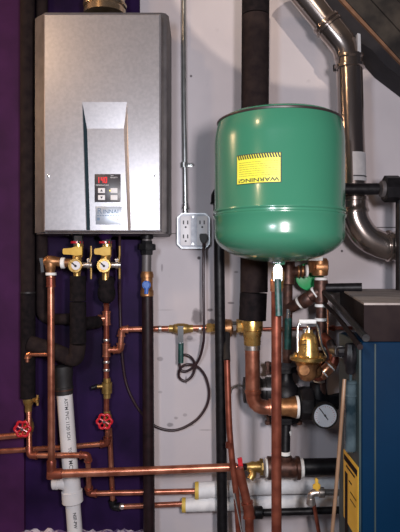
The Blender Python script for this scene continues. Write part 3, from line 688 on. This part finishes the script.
# ================================================================ SLANTING COPPERS AT BOTTOM CENTRE
t = thing('copper_pipe', 'slender copper pipe dropping beside the long black gas pipe and slanting right', 'pipe', P(240, 540, .2))
b = B_(); T(b, [(227,360,.17),(229,425,.19),(232,460,.20),(237,498,.20),(239.5,545,.20)], 3.1, 20); build('pipe', 'copperdk', b, t)
b = B_(); L(b, (229.4,445,.196), Z, [(-3,3.2),(-2.5,3.8),(2.5,3.8),(3,3.2)]); build('coupling', 'copperdk', b, t)
b = B_(); T(b, [(227,334,.09),(226.5,346,.13),(227,361,.17)], 3.4, 4); build('dark_end', 'rubber', b, t)
t = thing('copper_pipe', 'thick copper pipe slanting from the red-handled tap to the bottom edge', 'pipe', P(250, 540, .21))
b = B_(); T(b, [(239,468,.205),(249,511,.205),(250,545,.205)], 4.5, 10); build('pipe', 'copperdk', b, t)
b = B_(); elbow(b, (239,468,.205), (248.8,510,.205), (250,545,.205), 5.5, 8, 7); build('elbow', 'copperdk', b, t)
t = thing('metal_rod', 'thin bright metal rod leaning beside the slanting copper pipes', 'rod', P(243, 540, .23))
b = B_(); T(b, [(234.8,495,.225),(244.5,545,.225)], .85, 1, 8); T(b, [(234.4,493,.225),(235.5,499,.225)], 1.3, 1, 8); build('rod', 'chrome', b, t)
t = thing('black_pipe', 'thin black pipe running right from the slanting copper near the bottom edge', 'pipe', P(300, 516, .16))
b = B_(); T(b, [(252,513,.17),(372,509,.17)], 3.6); build('pipe', 'iron', b, t)
b = B_(); L(b, (261,512.6,.17), X, [(-7,5.6),(-6,6.2),(1,6.2),(2,5)]); build('coupling', 'iron', b, t)

# white wrapped pipes
def wrapped(label, pts, r, endx, g='white wrapped pipes along the foot of the wall'):
    t = thing('wrapped_pipe', label, 'insulation', P(*pts[0]), g)
    s = S(pts[0][2]); W = []
    for i in range(len(pts)-1):
        A, Bq = P(*pts[i]), P(*pts[i+1])
        for k in range(16): W.append(A.lerp(Bq, k/16))
    W.append(P(*pts[-1])); rr = [r*s*(1+random.uniform(-.035,.035)) for _ in W]
    b = B_(); sweep(b, W, rr, 24); build('wrap', 'wrap', b, t)
    b = B_(); L(b, pts[0], X, [(-2,r-1.5),(-2,r+.3),(1.5,r+.5),(1.8,r)]); build('end_tape', 'yellowtape', b, t)
wrapped('upper white wrapped pipe with yellow taped end', [(197,490.5,.055),(270,486,.055),(400,484,.055)], 8, 197)
wrapped('lower white wrapped pipe with yellow taped end', [(184,505,.052),(215,504,.055),(300,502,.06),(400,501,.06)], 6.8, 184)

# ================================================================ GREEN EXPANSION TANK
tx, ty, tr = P(279, 0, .475).x, -.475, .158
t = thing('expansion_tank', 'large glossy green expansion tank with yellow warning label', 'tank', (tx, ty, ZC+.012))
def tz(y, front=True):  # height of something seen on the tank's near side
    return ZC + (266-y)/F*(D-.475-tr)
top, bot = ZC+.352, ZC+.075
def revolve(prof, seg=72, c=(tx, ty)):
    b = B_(); rings = [[b.verts.new((c[0]+r*math.cos(2*PI*k/seg), c[1]+r*math.sin(2*PI*k/seg), z)) for k in range(seg)] for r, z in prof]
    for A, Q in zip(rings, rings[1:]):
        for k in range(seg): b.faces.new((A[k], A[(k+1) % seg], Q[(k+1) % seg], Q[k]))
    b.faces.new(rings[0][::-1]); b.faces.new(rings[-1]); return b
prof = [(.012, ZC+.010)]
for k in range(1, 15):
    a = k/14*PI/2; prof.append((.012+(tr-.012)*math.sin(a)**.86, ZC+.010+(bot-ZC-.010)*(1-math.cos(a))**.9))
zb = tz(209)
prof += [(tr, bot+.012), (tr, zb-.010), (tr+.0028, zb-.006), (tr+.0028, zb-.003), (tr, zb), (tr, zb+.004), (tr+.0028, zb+.007), (tr+.0028, zb+.011), (tr, zb+.015)]
prof += [(tr, top-.055), (tr-.001, top-.038), (tr-.004, top-.020), (tr-.008, top-.004)]
build('shell', 'tank', revolve(prof), t)
prof = [(tr-.010, top-.006), (tr-.0065, top-.0055), (tr-.0055, top-.003), (tr-.0055, top-.001), (tr-.009, top+.001), (tr-.014, top+.001)]
for k in range(1, 9): prof.append(((tr-.014)*math.cos(k/8*PI/2), top+.001+.022*math.sin(k/8*PI/2)))
prof[-1] = (.004, top+.023)
b = revolve(prof[:6]); build('rim_seam', 'rim', b, t)
b = revolve([(tr-.015, top)] + prof[6:]); build('top_dome', 'tank', b, t)
# label wrapped on the shell: find the angle whose near-side point is seen at a photo column
def ang(px, r=tr):
    lo, hi = -1.4, 1.4
    for _ in range(50):
        m_ = (lo+hi)/2; xx = tx + r*math.sin(m_); yy = ty - r*math.cos(m_)
        if 200 + F*xx/(yy + D) < px: lo = m_
        else: hi = m_
    return lo
a0, a1 = ang(237), ang(281.5); zt, zbm = tz(153.2), tz(183)
def patch(a0, a1, z0, z1, off, m, name, par, n=16, th=.0006):
    b = B_(); g = []
    for k in range(n+1):
        a = a0+(a1-a0)*k/n
        g.append([b.verts.new((tx+(tr+o)*math.sin(a), ty-(tr+o)*math.cos(a), z)) for o, z in ((off, z0), (off, z1), (off-th, z1), (off-th, z0))])
    for A, Q in zip(g, g[1:]):
        for j in range(4): b.faces.new((A[j], A[(j+1) % 4], Q[(j+1) % 4], Q[j]))
    b.faces.new(g[0]); b.faces.new(g[-1][::-1]); return build(name, m, b, par)
zt_, zb_ = ZC+(266-153.5)/F*1.235, ZC+(266-183.5)/F*1.235
wl = patch(a0, a1, zb_, zt_, .0010, 'ink', 'label_backing', t); wl['label'] = 'black edge of warning label'
lab = patch(a0+.010, a1-.014, zb_+.0015, zt_-.0015, .0014, 'warn', 'warning_label', t); lab['label'] = 'yellow warning label mounted upside down'
def wrapbm(bm, ac, zc, off):
    for v in bm.verts:
        a = ac + v.co.x/tr; zz = zc + v.co.y; o = off + v.co.z
        v.co = ((tx+(tr+o)*math.sin(a)), ty-(tr+o)*math.cos(a), zz)
    return bm
H = zt_-zb_; Wd = (a1-a0)*tr; ac = (a0+a1)/2
bm = text_bm('WARNING!', .0118, .0002)
xs = [v.co.x for v in bm.verts]; w = max(xs)-min(xs)
for v in bm.verts: v.co.x *= Wd*.90/w; v.co.x, v.co.y = -v.co.x, -v.co.y
build('warning_lettering', 'ink', wrapbm(bm, ac, zb_+H*.125, .0016), lab)
bm = B_()
for r_ in range(7):
    y = -H*.5 + H*(.27+.075*r_); x = -Wd*.43
    while x < Wd*.41:
        l = random.uniform(.003, .009); l = min(l, Wd*.43-x)
        vs = []
        box(bm, x, x+l, y-.00035, y+.00035, -.0001, .0002); x += l+.0014
build('fine_print', 'ink', wrapbm(bm, ac, (zt_+zb_)/2, .0016), lab)
bm = B_(); n = 17
for i in range(n):
    x = -Wd*.47 + Wd*.94*i/n; ww = Wd*.94/n*.58
    vs = [bm.verts.new((x+q, y, .0001)) for q, y in ((.0035, H*.33), (.0035+ww, H*.33), (ww, H*.475), (0, H*.475))]
    f = bm.faces.new(vs); e = bmesh.ops.extrude_face_region(bm, geom=[f]); bmesh.ops.translate(bm, vec=(0,0,.0003), verts=[v for v in e['geom'] if isinstance(v, bmesh.types.BMVert)])
build('hazard_stripes', 'ink', wrapbm(bm, ac, (zt_+zb_)/2, .0017), lab)
b = revolve([(.012, ZC+.002), (.015, ZC+.004), (.015, ZC+.012), (.014, ZC+.024)], 24); build('bottom_port', 'tank', b, t)

# valve and pipe under the tank
tc_ = 1  # depth of this riser
dt = .475; vx = 277.8
t = thing('tank_valve', 'chrome and brass ball valve with dark green lever under the green tank', 'valve', P(vx, 290, dt))
b = B_(); L(b, (vx,260.8,dt), Z, [(-2,6),(-1.6,7.6),(2.4,7.6),(3,6),(4,5)], 6); build('hex_nut', 'chrome', b, t)
b = B_(); L(b, (vx,268,dt), Z, [(-7,3.4),(-2,3.4),(0,4.6),(4,6.4),(12,6.4),(16,5.4),(20,5.6)], 20); build('body', 'brass', b, t)
b = B_(); prism(b, [(vx-2,264.5),(vx+2,264.5),(vx+4.5,268),(vx+4.5,281),(vx-4.5,281),(vx-4.5,268)], dt+.019, dt+.023); build('lever', 'chrome', b, t)
b = B_(); cyl(b, (vx,272.5,dt+.0235), Y, 2, 2.2, 6); build('stem_nut', 'solder', b, t)
b = B_(); T(b, [(vx,279,dt+.022),(vx+.3,291,dt+.026),(vx+1.2,316,dt+.032)], 3.4, 6, 14, flat=(.55,1)); build('grip', 'greenh', b, t)
t = thing('copper_pipe', 'front vertical copper pipe dropping from the green tank valve to the bottom edge', 'pipe', P(276, 545, dt))
b = B_(); T(b, [(vx-1.5,284,dt),(276.5,545,dt)], 5.1, 2, 24); build('pipe', 'copperdk', b, t)
b = B_(); L(b, (vx-1.4,287,dt), Z, [(-8,6),(-7,6.4),(4,6.2),(5,5.2)], 24); build('coupling', 'copperhi', b, t)

# ================================================================ MANIFOLD RIGHT OF THE TANK VALVE
t = thing('manifold_pipe', 'dark bronze vertical pipe behind the front copper pipe', 'pipe', P(286, 362, .17))
b = B_(); T(b, [(288,257,.17),(287,362,.14)], 5); L(b, (288,272,.168), Z, [(-14,5),(-13,7),(12,7),(13,5)]); T(b, [(288,272,.168),(306,271,.19)], 5.2); T(b, [(287,310,.16),(299,303,.19),(316,292,.20)], 5.4, 6); build('pipe', 'ironbr', b, t)
b = B_(); L(b, (298,271.5,.18), X, [(-1,5.4),(-.6,6.2),(.6,6.2),(1,5.4)]); L(b, (302,271.3,.187), X, [(-1,5.4),(-.6,6.2),(.6,6.2),(1,5.4)]); build('band', 'bronze', b, t)
b = B_(); L(b, (306.5,271,.192), X, [(-1.4,5.6),(-1,6.4),(1,6.4),(1.4,5.6)]); L(b, (299.5,302.8,.19), dirpx((287,310,.16),(316,292,.20)), [(-1.2,5.6),(-1,6.3),(1,6.3),(1.2,5.6)]); L(b, (315,292.6,.20), dirpx((287,310,.16),(316,292,.20)), [(-1.2,5.6),(-1,6.3),(1,6.3),(1.2,5.6)]); build('thread_tape', 'tape', b, t)
b = B_(); T(b, [(288.2,318,.178),(287.8,349,.166)], 3.4, 2, 12, flat=(.6,1)); build('green_grip', 'greenh', b, t)
b = B_(); T(b, [(288.5,309,.182),(288,320,.180)], 2, 2, 10, flat=(.4,1)); build('lever', 'chrome', b, t)
b = B_(); L(b, (303,302,.193), dirpx((287,310,.16),(316,292,.20)), [(-2,6.6),(0,7.2),(7,7.2),(9,6.4)]); build('collar', 'ironbr', b, t)
t = thing('green_knob_valve', 'round bright green valve knob behind the bronze elbow', 'valve', P(309, 293, .1))
b = B_(); L(b, (309,276,.09), Y, [(0,3),(10,3)], 12); T(b, [(309,277,.09),(309,277,.02)], 3); build('stem', 'brassd', b, t)
b = B_()
o = P(309.5,276.5,.12); s = S(.12)
n = 48; pts = []
L(b, (309.5,276.5,.12), Y, [(-1.5,12.5),(-1,14),(1,14),(1.5,12.5)], 40); L(b, (309.5,276.5,.12), Y, [(-2,3),(2.5,2.5)], 12); build('knob', 'greenk', b, t)
t = thing('riser_pipe', 'dark riser with several white tape bands right of the regulator', 'pipe', P(321, 395, .2))
b = B_(); L(b, (318,267,.2), X, [(-10,5.5),(-9,6.6),(-7,5.8),(-6,6.6),(-4,5.8),(-3,8),(3,9),(8,9),(9,7.6)]); L(b, (320,268,.2), Z, [(-7.5,6),(-7,8.4),(7,8),(8,6)]); build('elbow', 'bronze', b, t)
b = B_(); L(b, (321,292,.2), Z, [(-12,6),(-11.5,7),(10,7),(11,6)]); T(b, [(321,290,.2),(321,395,.2)], 5.2); T(b, [(317,292,.2),(312,294.5,.2)], 5.8, 2); build('pipe', 'ironbr', b, t)
for (y, r) in ((279,5.8),(305.5,5.8),(319.5,6),(348,6),(380.5,6)):
    b = B_(); L(b, (320.7 if y < 360 else 319.5,y,.2), Z, [(-1.6,r-.5),(-1.2,r+.2),(1.2,r+.2),(1.6,r-.5)]); build('thread_tape', 'tape', b, t)
b = B_(); pbox(b, 309, 256.5, 323, 260.8, .198, .226, .002); build('taped_plug', 'tape', b, t)
b = B_(); T(b, [(327.8,304,.2),(327.8,336,.2)], 1.2, 1, 8); build('side_tube', 'copperhi', b, t)

# ================================================================ PRESSURE REGULATOR
rg = .30
t = thing('pressure_regulator', 'shiny brass bell-shaped regulator with chrome wire bail', 'valve', P(308, 378, rg))
b = B_(); L(b, (308.5,356,rg), -Z, [(0,11),(2,10.5),(10,9.6),(17,8.4),(21,7),(23,4.8),(24,4.4),(26,4.2),(27,3)], 36); bell = build('bell_housing', 'brass', b, t)
b = B_(); 
for k in range(4):
    y = 340+4*k
    sweep(b, [P(308.5,356,rg) + Vector((math.sin(q)*(9.6-.25*(3-k))*S(rg)*1.005, -math.cos(q)*(9.6-.25*(3-k))*S(rg)*1.005, (356-y)*S(rg)+ .0035*(q+.9))) for q in (-.95,-.8,-.65,-.5,-.35)], .0012, 8)
build('vent_slot', 'ink', b, bell)
b = B_(); L(b, (308,358,rg), Z, [(-2,17),(-1.6,18),(1.4,18),(2,16.6),(5,12)], 40); fl = build('flange', 'brass', b, t)
for k in range(6):
    a = 2*PI*k/6+.3; o = P(308,358,rg); s = S(rg)
    b = B_(); c = o + Vector((math.cos(a)*14.5*s, math.sin(a)*14.5*s, 2.6*s)); sweep(b, [c - Vector((0,0,.003)), c + Vector((0,0,.004))], 1.9*s, 6); build('bolt', 'brass', b, fl)
b = B_(); L(b, (307.5,368,rg), Z, [(-9,13),(-5,12),(0,9.5),(6,9.5),(11,7),(13,3)], 28); L(b, (312,370,rg-.02), X, [(-2,7),(4,8),(8,6.5)]); L(b, (303,369,rg+.01), Y, [(-2,6),(7,6),(8,5)], 20); build('lower_body', 'bronze', b, t)
b = B_(); T(b, [(297.5,352,rg+.03),(297.5,327,rg+.02),(301,321.5,rg+.02),(315,321.5,rg+.02),(318.5,328,rg+.02),(321.5,345,rg+.02),(327,357,rg+.02)], 1.3, 3, 10); bl = build('bail', 'chrome', b, t)
b = B_(); pbox(b, 299, 319.5, 316.5, 323.8, rg+.014, rg+.026, .0025); build('bail_grip', 'tape', b, bl)
b = B_(); L(b, (305,331,rg), -Z, [(-2,2.6),(2,2.4),(3,1.4)], 16); L(b, (309,330,rg+.008), -Z, [(-6,1.6),(3,1.6),(4,1)], 12); build('adjusting_screw', 'chrome', b, bell)
t = thing('copper_elbow', 'bright copper pipe hooking from the regulator up behind the taped riser', 'pipe', P(320, 380, .27))
b = B_(); T(b, [(313,372,.265),(318.5,377.5,.265),(336,360.5,.262),(331,345,.245),(322,336,.225)], 5.4, 9); build('pipe', 'copperdk', b, t)
ax_ = dirpx((318.5,377.5,.265),(336,360.5,.262))
b = B_(); L(b, (326,370.2,.265), ax_, [(-9,5.6),(-8.4,6),(8.4,6),(9,5.6)]); build('sleeve', 'copperhi', b, t)
b = B_(); L(b, (323.3,372.8,.265), ax_, [(-.8,6),(-.5,6.4),(.5,6.4),(.8,6)]); L(b, (330,366.3,.265), ax_, [(-.8,6),(-.5,6.4),(.5,6.4),(.8,6)]); build('solder_band', 'tape', b, t)
t = thing('black_pipe', 'black branch pipe reaching from the copper hook towards the boiler', 'pipe', P(350, 355, .3))
b = B_(); T(b, [(330,342,.22),(333,350,.36),(341,352,.70)], 4.2, 6); build('pipe', 'iron', b, t)
b = B_(); L(b, (336,351.3,.48), X, [(-4,4.2),(-3.5,5.4),(3.5,5.4),(4,4.2)], 8); build('coupling', 'solder', b, t)

# ================================================================ GALVANIZED FLUE
t = thing('flue_pipe', 'shiny galvanized flue pipe with elbows right of the green tank', 'flue', P(352, 250, .195))
fd = .195; r = 12.8
b = B_(); sweep(b, [P(281,-34,fd), P(327,24,fd)], r*S(fd)*.95, 36); build('slanted_pipe', 'steel', b, t)
b = B_(); sweep(b, fillet([P(327,24,fd), P(345,46,fd), P(349,62,fd)], 9*S(fd), 6), r*S(fd), 36); build('upper_elbow', 'steel', b, t)
axd = dirpx((281,-34,fd),(327,24,fd)); axv = dirpx((349,62,fd),(354,212,fd))
b = B_(); L(b, (327,24,fd), axd, [(-4,12),(-3.5,14),(-1,14.6),(0,13),(2,14.6),(4,14.6),(4.5,12.6)], 36); L(b, (349,63,fd), axv, [(-7,12.4),(-6.5,14.6),(-4,14.6),(-2.5,13.4),(2,13.4),(3,15.4),(6,15.4),(7,13)], 36); L(b, (354,206,fd), axv, [(-9,12.8),(-8.5,14),(-5,14),(-4,13.2),(2,13.6),(4,14.6),(6,14.6),(7,13)], 36); build('clamp_ring', 'steel', b, t)
b = B_(); L(b, (334.5,68,fd), axv, [(-3,1.6),(3,1.6)], 10); build('clamp_bolt', 'iron', b, t)
b = B_(); sweep(b, [P(349.2,66,fd), P(353.6,200,fd)], r*S(fd), 40); build('vertical_pipe', 'steel', b, t)
b = B_(); sweep(b, fillet([P(353.6,200,fd), P(354,219,fd), P(366,238,fd), P(386,247,fd), P(402,247,fd)], 9*S(fd), 7), r*1.05*S(fd), 36); build('lower_elbow', 'steel', b, t)
b = B_(); sweep(b, [P(386,246,fd), P(440,246,fd)], r*1.1*S(fd), 36); L(b, (391,246,fd), X, [(-4,13.6),(-3.5,15.8),(-1,15.8),(0,14.4),(4,14.4),(5,15.8),(8,15.8),(9,14)], 36); build('outlet_pipe', 'steel', b, t)
def cylpatch(cx, y0, y1, px0, px1, rr, m, name, par):
    c0 = P(cx, y0, fd); c1 = P(cx+(y1-y0)*.033, y1, fd); s = S(fd); b = B_(); g = []
    for k in range(9):
        q = px0+(px1-px0)*k/8; an = math.asin(max(-.98, min(.98, q/rr))); dv = Vector((math.sin(an), -math.cos(an), 0))
        g.append([b.verts.new(c + dv*(rr*s+e)) for c, e in ((c0, .0012), (c1, .0012), (c1, .0002), (c0, .0002))])
    for A, Q in zip(g, g[1:]):
        for j in range(4): b.faces.new((A[j], A[(j+1) % 4], Q[(j+1) % 4], Q[j]))
    b.faces.new(g[0]); b.faces.new(g[-1][::-1]); return build(name, m, b, par)
stk = cylpatch(352, 154, 182, -3, 12, r, 'sticker', 'paper_sticker', t)
cylpatch(352.7, 177, 178.2, -3, 12, r+.3, 'ink', 'sticker_stripe', stk)
b = B_(); prism(b, [(357.5,33),(360.5,34),(361,52),(357.8,52)], fd+.02, fd+.0375); build('paper_tag', 'sticker', b, t)

# ================================================================ BOILER
t = thing('boiler', 'blue boiler cabinet with dark brown hood at the lower right', 'boiler', (.55, -.68, 0))
bf = .75; XL = P(362,0,bf).x
b = B_(); box(b, XL, XL+.60, -.58, -bf, 0, P(0,342,bf).z, .004); build('front_cabinet', 'boiler', b, t)
b = B_(); pbox(b, 374.5, 344, 376, 700, bf, bf+.002); build('panel_seam', 'boilerside', b, t)
b = B_(); box(b, XL-.004, XL, -.585, -bf+.006, 0, P(0,343,bf).z); build('side_panel', 'boilerside', b, t)
# hood
b = B_()
zt1, zb1 = P(0,303,bf).z, P(0,342,bf).z
fl_ = P(364,303,bf)
vs = [(fl_.x, -bf), (fl_.x+.62, -bf), (fl_.x+.62, -.06), (P(340,0,.06).x, -.06)]
f = [b.verts.new((x, y, zt1-.004)) for x, y in vs]; k = [b.verts.new((x, y, zb1+.001)) for x, y in vs]
b.faces.new(f); b.faces.new(k[::-1])
for i in range(4): b.faces.new((f[i], f[(i+1) % 4], k[(i+1) % 4], k[i]))
build('hood', 'hood', b, t)
b = B_()
f = [b.verts.new((x, y, zt1)) for x, y in vs]; k = [b.verts.new((x, y, zt1-.004)) for x, y in vs]
b.faces.new(f); b.faces.new(k[::-1])
for i in range(4): b.faces.new((f[i], f[(i+1) % 4], k[(i+1) % 4], k[i]))
build('hood_top', 'hoodtop', b, t)
# label on the side
xs = XL-.0045
def SP(px, py):      # point on the cabinet's left side plane
    dist = xs*F/(px-200); return Vector((xs, -(D-dist), ZC+(266-py)/F*dist))
b = B_(); q = [SP(344,449), SP(358.5,473), SP(358.5,560), SP(344,512)]
q[2].z = q[3].z = ZC - .545; q[1].z = q[0].z
f = [b.verts.new(v) for v in q]; k = [b.verts.new(v + Vector((-.001,0,0))) for v in q]
b.faces.new(f); b.faces.new(k[::-1])
for i in range(4): b.faces.new((f[i], f[(i+1) % 4], k[(i+1) % 4], k[i]))
sl = build('yellow_side_label', 'oldlabel', b, t); sl['label'] = 'yellow paper label'
b = B_(); y0, y1, zt2 = q[0].y, q[1].y, q[0].z
w_ = y0-y1
for (u0, u1, h0, h1) in ((.05,.95,.008,.020),(.2,.8,.026,.030),(.12,.30,.042,.30),(.4,.6,.05,.053),(.5,.9,.07,.072),(.5,.85,.085,.087)):
    box(b, xs-.0016, xs-.0009, y0-w_*u0, y0-w_*u1, zt2-h0, zt2-h1)
bmesh.ops.delete(b, geom=[], context='VERTS')
build('label_print', 'hood', b, sl)
# fittings against the boiler's left side
t = thing('sight_tube', 'grey chrome-topped tube standing against the boiler left side', 'gauge', P(351, 440, .72))
b = B_(); L(b, (350.5,400,.72), Z, [(-17,4.5),(-10,5.4),(0,5.6),(20,5.6),(50,5.8),(52,4)], 20); build('tube', 'glassy', b, t)
b = B_(); L(b, (350.5,386,.72), Z, [(-6,5),(-5,6.4),(-3,6.4),(-2.4,5.8),(8,5.8),(9,6.6),(10,6.6),(10.5,5.6)], 20); T(b, [(350.5,382,.72),(351,370,.72)], 1.6, 1, 8); build('cap', 'glassy', b, t)
t = thing('pipe_cross', 'black pipe fitting on top of the grey sight tube left of the boiler', 'fitting', P(350, 374, .72))
b = B_(); L(b, (350.5,356,.72), Z, [(-13,4),(-12,5.4),(-6,5.6),(-4,6.6),(7,6.6),(9,5.2),(16,5),(18,3.6)], 8); L(b, (346,352,.71), X, [(-9,3.8),(-8,5),(-3,5.2),(0,5)], 8); build('body', 'iron', b, t)
t = thing('tan_tube', 'thin tan tube hanging left of the boiler down to the bottom edge', 'tube', P(335, 540, .75))
b = B_(); T(b, [(344.5,379,.745),(343,400,.75),(340,440,.75),(336,490,.75),(331,545,.75)], 1.9, 30, 12); build('tube', 'tube', b, t)
t = thing('black_pipe', 'black horizontal pipe ending cleanly above the boiler hood', 'pipe', P(343, 292, .22))
b = B_(); T(b, [(326,288,.21),(362,287.5,.24)], 4.6, 2); build('pipe', 'iron', b, t)
t = thing('slanted_pipe', 'upper dark pipe slanting from the riser down to the boiler hood', 'pipe', P(350, 325, .4), 'slanting dark pipes left of the boiler hood')
b = B_(); T(b, [(324,292,.22),(344,312,.50),(366,338,.82)], 2.4, 10); build('pipe', 'iron', b, t)
t = thing('slanted_pipe', 'lower dark pipe slanting from the riser down to the boiler hood', 'pipe', P(345, 330, .4), 'slanting dark pipes left of the boiler hood')
b = B_(); T(b, [(325,304,.215),(340,320,.50),(360,347,.82)], 1.9, 10); build('pipe', 'hood', b, t)
# spigot
t = thing('spigot', 'grey metal spigot with small yellow handle near the boiler foot', 'valve', P(314, 502, .3))
b = B_(); T(b, [(311,503,.30),(310.5,493,.30),(322,492.5,.30)], 3.6, 6, 16); L(b, (322,492.5,.30), X, [(-4,4),(-3,5),(2,5),(3,3.2),(26,3)], 16); L(b, (310.8,500,.30), Z, [(-2,4.2),(4,4.6),(5,3.8)], 16); build('body', 'solder', b, t)
b = B_(); L(b, (317,490,.30), -Z, [(0,2.4),(4,2),(6,1.6)], 12); prism(b, [(313,489),(320,489),(320.5,485),(318,483),(318.5,480),(316.5,478),(315,480),(315.5,484),(313,485.5)], .303, .309); h = build('handle', 'yellow', b, t)
t = thing('copper_tube', 'short copper tube leaning below the grey spigot', 'pipe', P(318, 540, .2))
b = B_(); T(b, [(313.5,502,.20),(321,545,.20)], 2, 1, 10); build('tube', 'copperdk', b, t)
